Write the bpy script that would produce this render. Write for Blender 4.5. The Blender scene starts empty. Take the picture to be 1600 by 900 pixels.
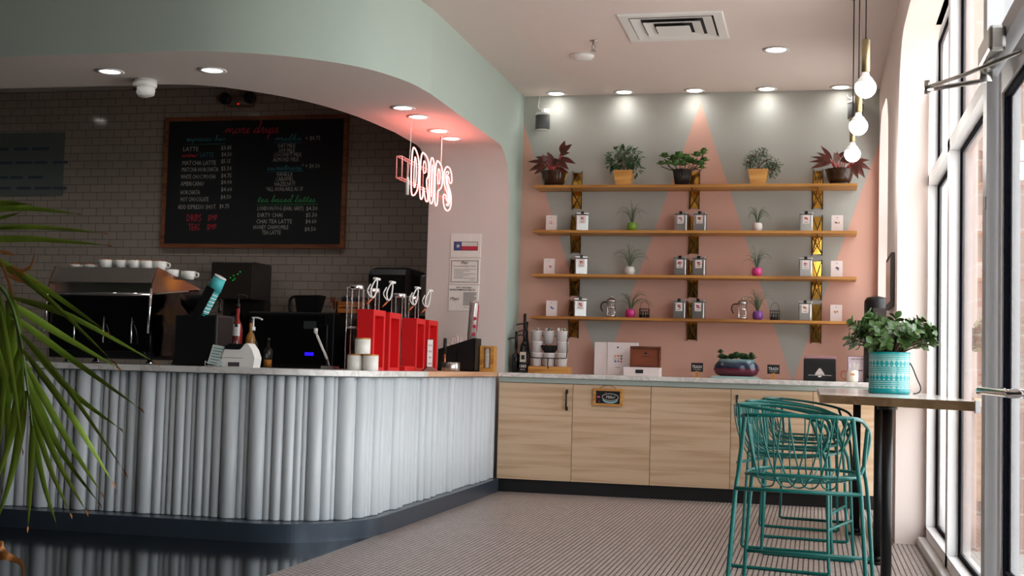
import bpy, bmesh, math, random
from mathutils import Vector, Matrix, Euler
from mathutils.geometry import tessellate_polygon
random.seed(7)
SC = bpy.context.scene
COL = SC.collection
PI = math.pi
EYE = 0.97

# ------------------------------------------------------------------ camera, world, light, exposure
cam_d = bpy.data.cameras.new('camera'); cam_d.sensor_width = 36.0; cam_d.lens = 45.47; cam_d.clip_start = 0.05
cam = bpy.data.objects.new('camera', cam_d); COL.objects.link(cam)
cam.matrix_world = Matrix.Translation((0, 0, EYE)) @ Matrix(((0.973203, -0.012499, 0.229606), (0.228338, -0.065377, -0.971385), (0.027152, 0.997782, -0.060771))).to_4x4()
SC.camera = cam

EXPOSURE = 0.0
SKY = 5.6          # daylight outside the windows
SPOT_W = 9.0       # ceiling downlights
SC.view_settings.view_transform = 'Standard'; SC.view_settings.look = 'None'
SC.view_settings.gamma = 1.0; SC.view_settings.use_curve_mapping = False
SC.view_settings.exposure = EXPOSURE
wd = bpy.data.worlds.new('world'); SC.world = wd; wd.use_nodes = True
nt = wd.node_tree; bgn = nt.nodes['Background']
bgn.inputs[0].default_value = (0.93, 0.97, 1.0, 1); bgn.inputs[1].default_value = SKY
SC.cycles.use_denoising = True
SC.cycles.max_bounces = 10; SC.cycles.diffuse_bounces = 5; SC.cycles.glossy_bounces = 5
SC.cycles.transparent_max_bounces = 16; SC.cycles.transmission_bounces = 6
SC.cycles.sample_clamp_indirect = 8.0
SC.cycles.caustics_reflective = False; SC.cycles.caustics_refractive = False

def portal(name, loc, sx, sy):
    l = bpy.data.lights.new(name, 'AREA'); l.shape = 'RECTANGLE'; l.size = sx; l.size_y = sy
    l.cycles.is_portal = True
    o = bpy.data.objects.new(name, l); COL.objects.link(o); o.location = loc
    o.rotation_euler = (0, PI/2, 0)      # -Z faces -X, into the room
    return o
portal('daylight_opening', (0.80, 5.1, 1.5), 3.0, 5.8)
portal('daylight_opening', (0.80, 9.75, 1.5), 3.0, 1.3)
# low sun just raking the pavement outside
sun = bpy.data.lights.new('sun', 'SUN'); sun.energy = 4.0; sun.angle = 0.02; sun.color = (1, .95, .88)
so = bpy.data.objects.new('sun', sun); COL.objects.link(so); so.rotation_euler = (math.radians(-35), math.radians(-28), 0)

# ------------------------------------------------------------------ materials
def lin(c):
    return tuple(((v/255.0)/12.92 if v/255.0 <= .04045 else (((v/255.0)+.055)/1.055)**2.4) for v in c)
def L4(c): return (*lin(c), 1)
MATS = {}
def mat(name, rgb, rough=.5, metal=0.0, var=0.06, scale=30, bump=0.0, coat=0.0, emit=None, estr=0, spec=.5, trans=0, ior=1.45, alpha=1):
    if name in MATS: return MATS[name]
    m = bpy.data.materials.new(name); m.use_nodes = True; n = m.node_tree; b = n.nodes['Principled BSDF']
    b.inputs['Roughness'].default_value = rough; b.inputs['Metallic'].default_value = metal
    b.inputs['Coat Weight'].default_value = coat; b.inputs['Specular IOR Level'].default_value = spec
    b.inputs['Transmission Weight'].default_value = trans; b.inputs['IOR'].default_value = ior
    c = L4(rgb)
    if var > 0 or bump > 0:
        tc = n.nodes.new('ShaderNodeTexCoord'); nz = n.nodes.new('ShaderNodeTexNoise'); nz.inputs['Scale'].default_value = scale; nz.inputs['Detail'].default_value = 3
        n.links.new(tc.outputs['Object'], nz.inputs['Vector'])
        r = n.nodes.new('ShaderNodeMix'); r.data_type = 'RGBA'
        r.inputs[6].default_value = (*[v*(1-var) for v in c[:3]], 1); r.inputs[7].default_value = (*[min(1, v*(1+var)) for v in c[:3]], 1)
        n.links.new(nz.outputs['Fac'], r.inputs[0]); n.links.new(r.outputs[2], b.inputs['Base Color'])
        if bump > 0:
            bp = n.nodes.new('ShaderNodeBump'); bp.inputs['Strength'].default_value = bump; bp.inputs['Distance'].default_value = .004
            n.links.new(nz.outputs['Fac'], bp.inputs['Height']); n.links.new(bp.outputs[0], b.inputs['Normal'])
    else: b.inputs['Base Color'].default_value = c
    if emit: b.inputs['Emission Color'].default_value = L4(emit); b.inputs['Emission Strength'].default_value = estr
    MATS[name] = m; return m

def nodes(m): return m.node_tree.nodes, m.node_tree.links
def wood(name, c1, c2, axis='X', scale=6, rough=.55, stretch=12, knots=True):
    if name in MATS: return MATS[name]
    m = bpy.data.materials.new(name); m.use_nodes = True; N, Lk = nodes(m); b = N['Principled BSDF']; b.inputs['Roughness'].default_value = rough
    tc = N.new('ShaderNodeTexCoord'); mp = N.new('ShaderNodeMapping')
    s = [scale*stretch]*3; s['XYZ'.index(axis)] = scale; mp.inputs['Scale'].default_value = s
    Lk.new(tc.outputs['Object'], mp.inputs[0])
    nz = N.new('ShaderNodeTexNoise'); nz.inputs['Scale'].default_value = .35; nz.inputs['Detail'].default_value = 6; nz.inputs['Distortion'].default_value = .6
    Lk.new(mp.outputs[0], nz.inputs['Vector'])
    r = N.new('ShaderNodeValToRGB'); e = r.color_ramp.elements; e[0].position = .36; e[0].color = L4(c2); e[1].position = .55; e[1].color = L4(c1)
    Lk.new(nz.outputs['Fac'], r.inputs[0]); Lk.new(r.outputs[0], b.inputs['Base Color']); MATS[name] = m; return m

def marble(name):
    if name in MATS: return MATS[name]
    m = bpy.data.materials.new(name); m.use_nodes = True; N, Lk = nodes(m); b = N['Principled BSDF']; b.inputs['Roughness'].default_value = .22
    tc = N.new('ShaderNodeTexCoord'); nz = N.new('ShaderNodeTexNoise'); nz.inputs['Scale'].default_value = 6; nz.inputs['Detail'].default_value = 8; nz.inputs['Distortion'].default_value = 1.5
    Lk.new(tc.outputs['Object'], nz.inputs['Vector'])
    r = N.new('ShaderNodeValToRGB'); e = r.color_ramp.elements; e[0].position = .42; e[0].color = L4((224, 222, 218)); e[1].position = .56; e[1].color = L4((224, 222, 218))
    k = e.new(.49); k.color = L4((202, 198, 194))
    Lk.new(nz.outputs['Fac'], r.inputs[0]); Lk.new(r.outputs[0], b.inputs['Base Color']); MATS[name] = m; return m

def brick_mat(name, c1, c2, mort, bw, rh, ms, swap, rough, off=.5, coat=0, bump=.35, msmooth=.1, noise_bump=0):
    """tiles laid in world metres; swap picks which axes run along / across the courses"""
    m = bpy.data.materials.new(name); m.use_nodes = True; N, Lk = nodes(m); b = N['Principled BSDF']; b.inputs['Roughness'].default_value = rough
    b.inputs['Coat Weight'].default_value = coat
    g = N.new('ShaderNodeNewGeometry'); sp = N.new('ShaderNodeSeparateXYZ'); cb = N.new('ShaderNodeCombineXYZ')
    Lk.new(g.outputs['Position'], sp.inputs[0]); Lk.new(sp.outputs['XYZ'.index(swap[0])], cb.inputs[0]); Lk.new(sp.outputs['XYZ'.index(swap[1])], cb.inputs[1])
    t = N.new('ShaderNodeTexBrick'); t.offset = off; t.inputs['Scale'].default_value = 1; t.inputs['Brick Width'].default_value = bw; t.inputs['Row Height'].default_value = rh
    t.inputs['Mortar Size'].default_value = ms; t.inputs['Mortar Smooth'].default_value = msmooth; t.inputs['Color1'].default_value = L4(c1); t.inputs['Color2'].default_value = L4(c2); t.inputs['Mortar'].default_value = L4(mort)
    Lk.new(cb.outputs[0], t.inputs['Vector']); Lk.new(t.outputs['Color'], b.inputs['Base Color'])
    bp = N.new('ShaderNodeBump'); bp.invert = True; bp.inputs['Strength'].default_value = bump; bp.inputs['Distance'].default_value = .004
    Lk.new(t.outputs['Fac'], bp.inputs['Height']); Lk.new(bp.outputs[0], b.inputs['Normal'])
    MATS[name] = m; return m

def zigzag_wall():
    m = bpy.data.materials.new('painted_zigzag_plaster'); m.use_nodes = True; N, Lk = nodes(m); b = N['Principled BSDF']; b.inputs['Roughness'].default_value = .8
    g = N.new('ShaderNodeNewGeometry'); sp = N.new('ShaderNodeSeparateXYZ'); Lk.new(g.outputs['Position'], sp.inputs[0])
    def M(op, a, bb=None):
        q = N.new('ShaderNodeMath'); q.operation = op
        for i, v in enumerate((a, bb)):
            if v is None: continue
            if isinstance(v, (int, float)): q.inputs[i].default_value = v
            else: Lk.new(v, q.inputs[i])
        return q.outputs[0]
    # peaks at x = -2.40, -0.98, 0.44 (z 3.16); valleys at -1.66, -0.15 (z 0.9)
    px = M('ABSOLUTE', M('SUBTRACT', sp.outputs[0], -0.94))
    tri = M('PINGPONG', px, .76)
    zl = M('SUBTRACT', 3.16, M('MULTIPLY', tri, 2.25/.76*1.0))
    below = M('LESS_THAN', sp.outputs[2], zl)
    mx = N.new('ShaderNodeMix'); mx.data_type = 'RGBA'; mx.inputs[6].default_value = L4((172, 173, 166)); mx.inputs[7].default_value = L4((210, 165, 148))
    Lk.new(below, mx.inputs[0]); Lk.new(mx.outputs[2], b.inputs['Base Color']); MATS['zig'] = m; return m

def glass_mat(name='clear_glass', tint=(1, 1, 1), ior=1.5):
    if name in MATS: return MATS[name]
    m = bpy.data.materials.new(name); m.use_nodes = True; N, Lk = nodes(m); N.remove(N['Principled BSDF'])
    out = N['Material Output']; tr = N.new('ShaderNodeBsdfTransparent'); gl = N.new('ShaderNodeBsdfGlossy'); gl.inputs['Roughness'].default_value = .02
    tr.inputs[0].default_value = (*tint, 1)
    g = N.new('ShaderNodeNewGeometry'); dt = N.new('ShaderNodeVectorMath'); dt.operation = 'DOT_PRODUCT'; Lk.new(g.outputs['Normal'], dt.inputs[0]); Lk.new(g.outputs['Incoming'], dt.inputs[1])
    def M(op, a, b=None):
        q = N.new('ShaderNodeMath'); q.operation = op
        for i, v in enumerate((a, b)):
            if v is None: continue
            if isinstance(v, (int, float)): q.inputs[i].default_value = v
            else: Lk.new(v, q.inputs[i])
        return q.outputs[0]
    f5 = M('POWER', M('SUBTRACT', 1.0, M('ABSOLUTE', dt.outputs['Value'])), 5.0)
    fac = M('MINIMUM', M('ADD', M('MULTIPLY', f5, .96), .04), 1.0)
    mx = N.new('ShaderNodeMixShader'); Lk.new(fac, mx.inputs[0]); Lk.new(tr.outputs[0], mx.inputs[1]); Lk.new(gl.outputs[0], mx.inputs[2]); Lk.new(mx.outputs[0], out.inputs[0])
    MATS[name] = m; return m

WHITE = mat('white_plaster', (222, 212, 206), .85, var=.02, scale=8)
CEIL = mat('ceiling_plaster', (214, 200, 192), .9, var=.02, scale=5)
MINT = mat('mint_plaster', (170, 184, 174), .85, var=.03, scale=5)
PINK = mat('pale_pink_plaster', (236, 220, 213), .85, var=.02, scale=6)
TILE = brick_mat('subway_tile', (156, 143, 131), (149, 136, 125), (108, 98, 90), .157, .0785, .004, 'XZ', .09, bump=.5, msmooth=.4)
MOSAIC = brick_mat('mosaic_floor', (178, 165, 159), (162, 150, 144), (46, 38, 37), .052, .0262, .0038, 'YX', .45, bump=.3, msmooth=.3)
BLACKTILE = brick_mat('black_floor_tile', (22, 24, 26), (26, 28, 30), (12, 12, 13), .6, .3, .003, 'XY', .12, bump=.1)
BLACK = mat('black_plastic', (18, 18, 19), .4)
BLACKM = mat('black_metal', (24, 24, 25), .38, .4)
DARKW = mat('dark_laminate', (20, 20, 21), .5)
STEEL = mat('brushed_steel', (190, 188, 184), .28, 1, var=.05, scale=80)
CHROME = mat('chrome', (225, 225, 228), .06, 1, var=0)
BRASS = mat('brass_sheet', (226, 172, 74), .14, 1, var=.08, scale=20)
BRASSR = mat('aged_brass', (92, 64, 32), .4, .8, var=.05)
BRASSB = mat('satin_brass', (176, 160, 122), .42, 1, var=.06, scale=90)
WHITEP = mat('white_plastic', (225, 224, 220), .35, var=.01)
PAPER = mat('white_card', (226, 214, 210), .7, var=.02)
CERAM = mat('white_ceramic', (228, 225, 218), .25, var=.02)
TUBE = mat('white_painted_tube', (194, 200, 204), .38, var=.03, scale=12)
SLATE = mat('dark_slate_base', (62, 72, 84), .3, .3, var=.2, scale=9)
TEAL = mat('teal_powder_coat', (6, 96, 90), .35, var=.08, scale=20)
LEAF = mat('jade_leaf', (70, 98, 50), .32, var=.35, scale=14)
LEAFD = mat('dark_leaf', (46, 74, 36), .65, var=.3, scale=20)
LEAFAIR = mat('air_plant_leaf', (84, 100, 74), .6, var=.2)
PALM = mat('palm_leaf', (128, 156, 56), .42, var=.35, scale=9)
PALMDRY = mat('dry_palm_tip', (170, 110, 56), .7, var=.25, scale=20)
REDLEAF = mat('red_edged_leaf', (110, 48, 40), .45, var=.5, scale=16)
for _n in REDLEAF.node_tree.nodes:
    if _n.type == 'MIX': _n.inputs[6].default_value = L4((18, 34, 18)); _n.inputs[7].default_value = L4((112, 36, 28))
REDSTEM = mat('red_stem', (190, 60, 56), .5)
BROWNPOT = mat('glazed_brown_pot', (60, 38, 24), .12, var=.4, scale=18)
SOIL = mat('soil', (50, 36, 28), .95, var=.3, scale=60, bump=.5)
RED = mat('red_enamel', (206, 30, 34), .35, var=.03)
SHELFW = wood('shelf_oak', (188, 132, 62), (140, 88, 36), 'X', 3, .45)
CABW = wood('pale_oak_laminate', (212, 184, 153), (192, 160, 126), 'X', 2.4, .5, stretch=26)
TABW = wood('table_oak', (190, 158, 120), (150, 116, 80), 'X', 2.2, .28, stretch=9)
WOODS = wood('small_oak', (204, 150, 76), (168, 112, 48), 'X', 8, .5)
WOODD = wood('dark_stained_wood', (120, 62, 34), (84, 40, 22), 'X', 8, .5)
WOODP = wood('peach_wood_edge', (214, 170, 136), (190, 142, 106), 'Y', 3, .5)
MARBLE = marble('white_marble')
ALU = mat('white_aluminium_frame', (236, 234, 234), .4, var=.03)
ALUG = mat('grey_aluminium_frame', (200, 200, 202), .42, .0, var=.05)
GASKET = mat('black_gasket', (8, 8, 16), .9, spec=.05)
CHALK = mat('chalkboard_slate', (24, 25, 26), .8, var=.15, scale=40)
GLASS = glass_mat()
GLOW = mat('lamp_diffuser', (255, 255, 255), .5, var=0, emit=(255, 250, 244), estr=14)
BULB = mat('frosted_bulb', (255, 255, 255), .4, var=0, emit=(255, 250, 244), estr=9)
NEON = mat('neon_tube', (255, 200, 196), .3, var=0, emit=(255, 150, 145), estr=2.8)
NEONC = mat('neon_core', (255, 220, 216), .3, var=0, emit=(255, 170, 160), estr=5)
TXT_W = mat('chalk_white', (176, 172, 164), .9, var=.2, scale=200)
TXT_T = mat('chalk_teal', (52, 120, 128), .9, var=.2, scale=200)
TXT_R = mat('chalk_red', (190, 46, 66), .9, var=.2, scale=200)
TXT_G = mat('chalk_green', (60, 150, 84), .9, var=.2, scale=200)
TXT_K = mat('ink_black', (34, 34, 38), .8, var=0)
TXT_LB = mat('ink_blue', (60, 70, 110), .8, var=0)

# ------------------------------------------------------------------ mesh builder
class MB:
    def __init__(s): s.v = []; s.f = []; s.m = []; s.sm = []
    def add(s, vs, fs, mi=0, smooth=False, M=None):
        o = len(s.v)
        s.v += [tuple(M @ Vector(p)) if M is not None else tuple(p) for p in vs]
        for f in fs: s.f.append([o+i for i in f]); s.m.append(mi); s.sm.append(smooth)
        return s
    def box(s, x0, x1, y0, y1, z0, z1, mi=0, M=None, bev=0):
        if bev > 0:
            bm = bmesh.new(); bmesh.ops.create_cube(bm, size=1)
            for v in bm.verts: v.co = Vector(((x0+x1)/2+v.co.x*(x1-x0), (y0+y1)/2+v.co.y*(y1-y0), (z0+z1)/2+v.co.z*(z1-z0)))
            bmesh.ops.bevel(bm, geom=list(bm.edges), offset=bev, segments=2, affect='EDGES', profile=.5)
            bm.verts.index_update()
            s.add([v.co[:] for v in bm.verts], [[v.index for v in f.verts] for f in bm.faces], mi, False, M); bm.free(); return s
        v = [(x0, y0, z0), (x1, y0, z0), (x1, y1, z0), (x0, y1, z0), (x0, y0, z1), (x1, y0, z1), (x1, y1, z1), (x0, y1, z1)]
        return s.add(v, [[0, 3, 2, 1], [4, 5, 6, 7], [0, 1, 5, 4], [1, 2, 6, 5], [2, 3, 7, 6], [3, 0, 4, 7]], mi, False, M)
    def lathe(s, prof, cx=0, cy=0, n=24, mi=0, M=None, smooth=True, sx=1, sy=1):
        vs = []; fs = []
        for r, z in prof:
            for k in range(n):
                a = 2*PI*k/n; vs.append((cx+r*sx*math.cos(a), cy+r*sy*math.sin(a), z))
        for i in range(len(prof)-1):
            for k in range(n):
                k2 = (k+1) % n; fs.append([i*n+k, i*n+k2, (i+1)*n+k2, (i+1)*n+k])
        if prof[0][0] > 1e-6: fs.append(list(range(n))[::-1])
        if prof[-1][0] > 1e-6: fs.append([(len(prof)-1)*n+k for k in range(n)])
        return s.add(vs, fs, mi, smooth, M)
    def cyl(s, x, y, z0, z1, r, n=20, mi=0, M=None): return s.lathe([(r, z0), (r, z1)], x, y, n, mi, M)
    def tube(s, pts, r, n=8, mi=0, closed=False, M=None, r_end=None):
        P = [Vector(p) for p in pts]; N = len(P)
        if N < 2: return s
        vs = []; fs = []; up = None
        for i in range(N):
            if closed: t = (P[(i+1) % N]-P[i-1])
            else: t = P[min(i+1, N-1)]-P[max(i-1, 0)]
            if t.length < 1e-9: t = Vector((0, 0, 1))
            t.normalize()
            if up is None:
                up = Vector((0, 0, 1)) if abs(t.z) < .9 else Vector((1, 0, 0))
            up = up - t*up.dot(t)
            if up.length < 1e-6: up = Vector((1, 0, 0))-t*t.x
            up.normalize(); sd = t.cross(up)
            rr = r if r_end is None else r+(r_end-r)*i/(N-1)
            for k in range(n):
                a = 2*PI*k/n; vs.append(P[i]+(up*math.cos(a)+sd*math.sin(a))*rr)
        for i in range(N if closed else N-1):
            j = (i+1) % N
            for k in range(n):
                k2 = (k+1) % n; fs.append([i*n+k, i*n+k2, j*n+k2, j*n+k])
        if not closed: fs += [list(range(n))[::-1], [(N-1)*n+k for k in range(n)]]
        return s.add(vs, fs, mi, True, M)
    def prism(s, poly, a, b, plane='XY', mi=0, M=None, smooth=False):
        """poly is 2-D outline, extruded from a to b along the remaining axis"""
        def P(p, h):
            return (p[0], p[1], h) if plane == 'XY' else ((p[0], h, p[1]) if plane == 'XZ' else (h, p[0], p[1]))
        n = len(poly); vs = [P(p, a) for p in poly]+[P(p, b) for p in poly]
        tr = tessellate_polygon([[Vector((p[0], p[1], 0)) for p in poly]])
        fs = [list(t) for t in tr]+[[i+n for i in t][::-1] for t in tr]
        s.add(vs, fs, mi, False, M)
        o = len(s.v)-2*n
        for i in range(n):
            j = (i+1) % n; s.f.append([o+i, o+j, o+n+j, o+n+i]); s.m.append(mi); s.sm.append(smooth)
        return s
    def grid(s, rows, mi=0, smooth=True, M=None, closed=False):
        n = len(rows[0]); vs = [p for r in rows for p in r]; fs = []
        for i in range(len(rows)-1):
            for k in range(n if closed else n-1):
                k2 = (k+1) % n; fs.append([i*n+k, i*n+k2, (i+1)*n+k2, (i+1)*n+k])
        return s.add(vs, fs, mi, smooth, M)
    def blade(s, pts, w, mi=0, n_prof=None, fold=.25, side=None, taper=(.35, 1.0)):
        """a long leaf: centre line pts, half width w at its widest, folded along the midrib"""
        P = [Vector(p) for p in pts]; N = len(P); rows = []
        for i in range(N):
            t = (P[min(i+1, N-1)]-P[max(i-1, 0)]).normalized()
            sd = Vector(side) if side is not None else t.cross(Vector((0, 0, 1)))
            sd = sd-t*sd.dot(t)
            if sd.length < 1e-5: sd = Vector((1, 0, 0))
            sd.normalize(); nm = sd.cross(t).normalized(); u = i/(N-1)
            k = min(1, taper[0]+u/.25*(1-taper[0])) if u < .25 else max(.02, 1-((u-.25)/.75)**1.7)
            ww = w*k
            rows.append([P[i]-sd*ww+nm*ww*fold, P[i], P[i]+sd*ww+nm*ww*fold])
        return s.grid(rows, mi)
    def leaf(s, base, d, nrm, ln, w, mi=0, thick=0, curl=.15, point=.6):
        """broad leaf"""
        b = Vector(base); d = Vector(d).normalized(); nm = Vector(nrm); nm = nm-d*nm.dot(d)
        if nm.length < 1e-5: nm = d.orthogonal()
        nm.normalize(); sd = d.cross(nm); rows = []
        prof = [(0, .08), (.18, .5), (.4, .92), (.62, 1), (.82, .72), (.94, .36), (1, .04)] if point < .5 else [(0, .1), (.2, .75), (.4, 1), (.6, .85), (.8, .45), (.93, .16), (1, .02)]
        for u, k in prof:
            c = b+d*ln*u+nm*(-curl*ln*u*u)
            rows.append([c-sd*w*k+nm*w*k*.25, c, c+sd*w*k+nm*w*k*.25])
        s.grid(rows, mi)
        if thick:
            rows2 = [[p-nm*thick*(1 if j == 1 else .2) for j, p in enumerate(r)][::-1] for r in rows]
            s.grid(rows2, mi)
        return s
    def build(s, name, mats, parent=None, loc=None):
        me = bpy.data.meshes.new(name); me.from_pydata([tuple(p) for p in s.v], [], s.f)
        if not isinstance(mats, (list, tuple)): mats = [mats]
        for m in mats: me.materials.append(m)
        me.polygons.foreach_set('material_index', s.m); me.polygons.foreach_set('use_smooth', s.sm); me.update()
        o = bpy.data.objects.new(name, me); COL.objects.link(o)
        if parent: o.parent = parent
        if loc: o.location = loc
        return o

def thing(name, label, cat, loc=(0, 0, 0), rz=0, group=None):
    o = bpy.data.objects.new(name, None); COL.objects.link(o); o.location = loc; o.rotation_euler = (0, 0, rz)
    o.empty_display_size = .1; o['label'] = label; o['category'] = cat
    if group: o['group'] = group
    return o
def tag(o, label, cat, group=None, kind=None):
    o['label'] = label; o['category'] = cat
    if group: o['group'] = group
    if kind: o['kind'] = kind
    return o
def struct(o, label=None):
    o['kind'] = 'structure'
    if label: o['label'] = label
    return o
def dup(root, loc, rz=None, label=None, group=None):
    r = root.copy(); COL.objects.link(r); r.location = loc
    if rz is not None: r.rotation_euler = (0, 0, rz)
    if label: r['label'] = label
    if group: r['group'] = group
    for ch in [c for c in root.children]:
        c = ch.copy(); COL.objects.link(c); c.parent = r
        for g in [q for q in ch.children]:
            d = g.copy(); COL.objects.link(d); d.parent = c
    return r

def text_geo(body, size, shear=0, align='LEFT', sx=1.0, bold=0.0, res=1):
    cu = bpy.data.curves.new('t', 'FONT'); cu.body = body; cu.size = size; cu.shear = shear; cu.align_x = align; cu.resolution_u = res; cu.offset = bold
    o = bpy.data.objects.new('t', cu); COL.objects.link(o)
    dg = bpy.context.evaluated_depsgraph_get(); me = bpy.data.meshes.new_from_object(o.evaluated_get(dg))
    v = [(p.co.x*sx, p.co.y, 0) for p in me.vertices]; f = [list(p.vertices) for p in me.polygons]
    bpy.data.objects.remove(o); bpy.data.curves.remove(cu); bpy.data.meshes.remove(me)
    return v, f
def put_text(mb, body, x, z, y, size, mi=0, **k):
    """lettering on a surface facing -Y, lower-left corner at (x, z)"""
    v, f = text_geo(body, size, **k)
    mb.add([(x+a, y, z+b) for a, b, c in v], f, mi)

# single-stroke script letters (x, y) with x-height 1
SCRIPT = {
 'm': (1.7, [[(0, .2), (.2, .9), (.3, .9), (.25, 0), (.5, .9), (.75, .9), (.75, 0), (1.0, .9), (1.3, .9), (1.35, .1), (1.5, 0), (1.7, .25)]]),
 'o': (1.0, [[(0, .2), (.15, .7), (.45, 1), (.15, .7), (.15, .2), (.45, 0), (.75, .3), (.7, .8), (.45, 1), (.7, .75), (1.0, .8)]]),
 'r': (.8, [[(0, .2), (.25, .9), (.2, 1.1), (.3, .9), (.6, .95), (.45, .2), (.6, 0), (.8, .25)]]),
 'e': (.8, [[(0, .2), (.4, .4), (.55, .8), (.35, 1), (.15, .6), (.2, .15), (.45, 0), (.8, .3)]]),
 'd': (1.1, [[(0, .2), (.3, .9), (.6, .95), (.25, .8), (.15, .3), (.4, 0), (.7, .3), (1.0, 2.1), (.6, 2.2), (.8, 1.6), (.8, .3), (.9, 0), (1.1, .25)]]),
 'i': (.6, [[(0, .2), (.25, .95), (.25, .2), (.4, 0), (.6, .25)]]),
 'p': (1.0, [[(0, .2), (.25, 1), (.2, -1), (.3, -1.1), (.25, .6), (.5, 1), (.75, .7), (.65, .1), (.3, .05), (.7, 0), (1.0, .3)]]),
 's': (.8, [[(0, .2), (.35, 1.1), (.3, .8), (.55, .35), (.35, 0), (.1, .1), (.45, 0), (.8, .3)]]),
 'l': (.7, [[(0, .2), (.4, 1.2), (.45, 2), (.25, 2.1), (.2, .4), (.4, 0), (.7, .25)]]),
 'k': (1.0, [[(0, .2), (.4, 1.4), (.4, 2.1), (.2, 2), (.2, 0), (.25, .7), (.55, .95), (.55, .6), (.3, .5), (.6, 0), (1.0, .25)]]),
 'w': (1.4, [[(0, .3), (.2, .95), (.25, .1), (.45, 0), (.65, .9), (.7, .1), (.95, 0), (1.15, .9), (1.4, .8)]]),
 't': (.7, [[(0, .2), (.3, 1.2), (.35, 1.9), (.3, .3), (.45, 0), (.7, .25)], [(0, 1.2), (.6, 1.3)]]),
 'b': (.9, [[(0, .2), (.35, 1.4), (.4, 2.1), (.2, 2), (.2, .2), (.4, 0), (.7, .3), (.6, .8), (.3, .7), (.9, .7)]]),
 'a': (1.0, [[(0, .2), (.3, .9), (.6, .95), (.2, .8), (.15, .2), (.4, 0), (.65, .5), (.7, .9), (.7, .2), (.85, 0), (1.0, .25)]]),
 'n': (1.1, [[(0, .2), (.2, .9), (.3, .9), (.25, 0), (.5, .9), (.75, .9), (.8, .1), (.9, 0), (1.1, .25)]]),
 '*': (.6, [[(.1, 1.3), (.5, 1.7)], [(.1, 1.7), (.5, 1.3)], [(.3, 1.2), (.3, 1.8)]]),
 ' ': (.6, []),
}
def smooth_path(pts, it=2, closed=False):
    P = [Vector(p) for p in pts]
    for _ in range(it):
        Q = [] if closed else [P[0]]
        n = len(P)
        for i in range(n if closed else n-1):
            a, b = P[i], P[(i+1) % n]
            Q += [a*.75+b*.25, a*.25+b*.75]
        if not closed: Q.append(P[-1])
        P = Q
    return P
def put_script(mb, word, x, z, y, xh, mi=0, r=.003, sx=1.0, slant=.25, width=None):
    tot = sum(SCRIPT[c][0] for c in word)
    if width: sx = width/(tot*xh)
    cx = 0
    for c in word:
        w, st = SCRIPT[c]
        for s_ in st:
            pts = [(x+(cx+p[0]+p[1]*slant)*xh*sx, y, z+p[1]*xh) for p in s_]
            mb.tube(smooth_path(pts, 2), r, 4, mi)
        cx += w

# ------------------------------------------------------------------ the room
CZ = 3.235
def arc(cx, cy, r, a0, a1, n=8, ry=None):
    return [(cx+r*math.cos(math.radians(a0+(a1-a0)*i/n)), cy+(ry or r)*math.sin(math.radians(a0+(a1-a0)*i/n))) for i in range(n+1)]
XL, YF, YB, YT = -8.6, -3.2, 10.46, 11.5
# floors: mosaic to the right of x=-2.4, black tile to the left
mb = MB(); mb.box(-2.4, .46, YF, YB, -.1, 0); mb.box(.46, .63, YF, 7.95, -.1, 0); struct(mb.build('floor', MOSAIC), 'mosaic floor of small pale tiles with dark joints')
mb = MB(); mb.box(XL, -2.4, YF, YT, -.1, 0); struct(mb.build('floor', BLACKTILE), 'glossy black floor tiles in front of the bar')
mb = MB(); mb.box(-3.08, .63, YF, YB+.1, CZ, CZ+.1); mb.box(XL, -3.08, YF, 7.35, CZ, CZ+.1); struct(mb.build('ceiling', CEIL), 'smooth pinkish white ceiling')
mb = MB(); mb.box(XL, -3.08, 7.35, YT, 3.62, 3.72); struct(mb.build('ceiling', WHITE))
# far wall with painted zigzag
mb = MB(); mb.box(-2.41, .8, YB, YB+.12, 0, CZ); struct(mb.build('wall_back', zigzag_wall()), 'back wall painted grey and salmon pink in tall zigzags')
mb = MB(); mb.box(XL, -3.08, YT, YT+.1, 0, 3.7); struct(mb.build('wall_tile', TILE), 'bar back wall of dim glossy subway tiles')
mb = MB(); mb.box(XL-.1, XL, YF, YT, 0, 3.7); struct(mb.build('wall_left', mat('dark_unseen_plaster', (70, 76, 66), .8)))  # wall out of view, coloured dark to lower the bounced light
mb = MB(); mb.box(XL, .63, YF-.1, YF, 0, CZ); struct(mb.build('wall_front', mat('dark_unseen_plaster', (70, 76, 66), .8)))  # unseen wall behind the camera, also toned dark against bounce light

# curved bulkhead over the bar (path shared by mint face and soffit)
OUT = [(XL, 6.55), (-3.55, 6.55), (-3.3, 6.585), (-3.04, 6.68), (-2.8, 6.84), (-2.62, 7.03), (-2.51, 7.25), (-2.44, 7.5), (-2.41, 7.8)]
INN = [(XL, 7.35), (-4.0, 7.35), (-3.75, 7.42), (-3.5, 7.66), (-3.33, 7.92), (-3.22, 8.2), (-3.15, 8.5), (-3.11, 8.8), (-3.08, 9.1)]
def densify(P, k=4):
    P = [Vector((p[0], p[1], 0)) for p in P]; Q = []
    for i in range(len(P)-1):
        p0, p1, p2, p3 = P[max(i-1, 0)], P[i], P[i+1], P[min(i+2, len(P)-1)]
        if i == 0: p0 = p1-(p2-p1)*.1; 
        for j in range(k):
            t = j/k
            if i == 0: Q.append(p1.lerp(p2, t)); continue
            if i == 1: p0 = p1-Vector((p2-p1).normalized()*(p2-p1).length)
            Q.append(.5*((2*p1)+(p2-p0)*t+(2*p0-5*p1+4*p2-p3)*t*t+(3*p1-p0-3*p2+p3)*t**3))
    Q.append(P[-1]); return [(q.x, q.y) for q in Q]
OUTD, INND = densify(OUT), densify(INN)
SZ = 2.69
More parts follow.
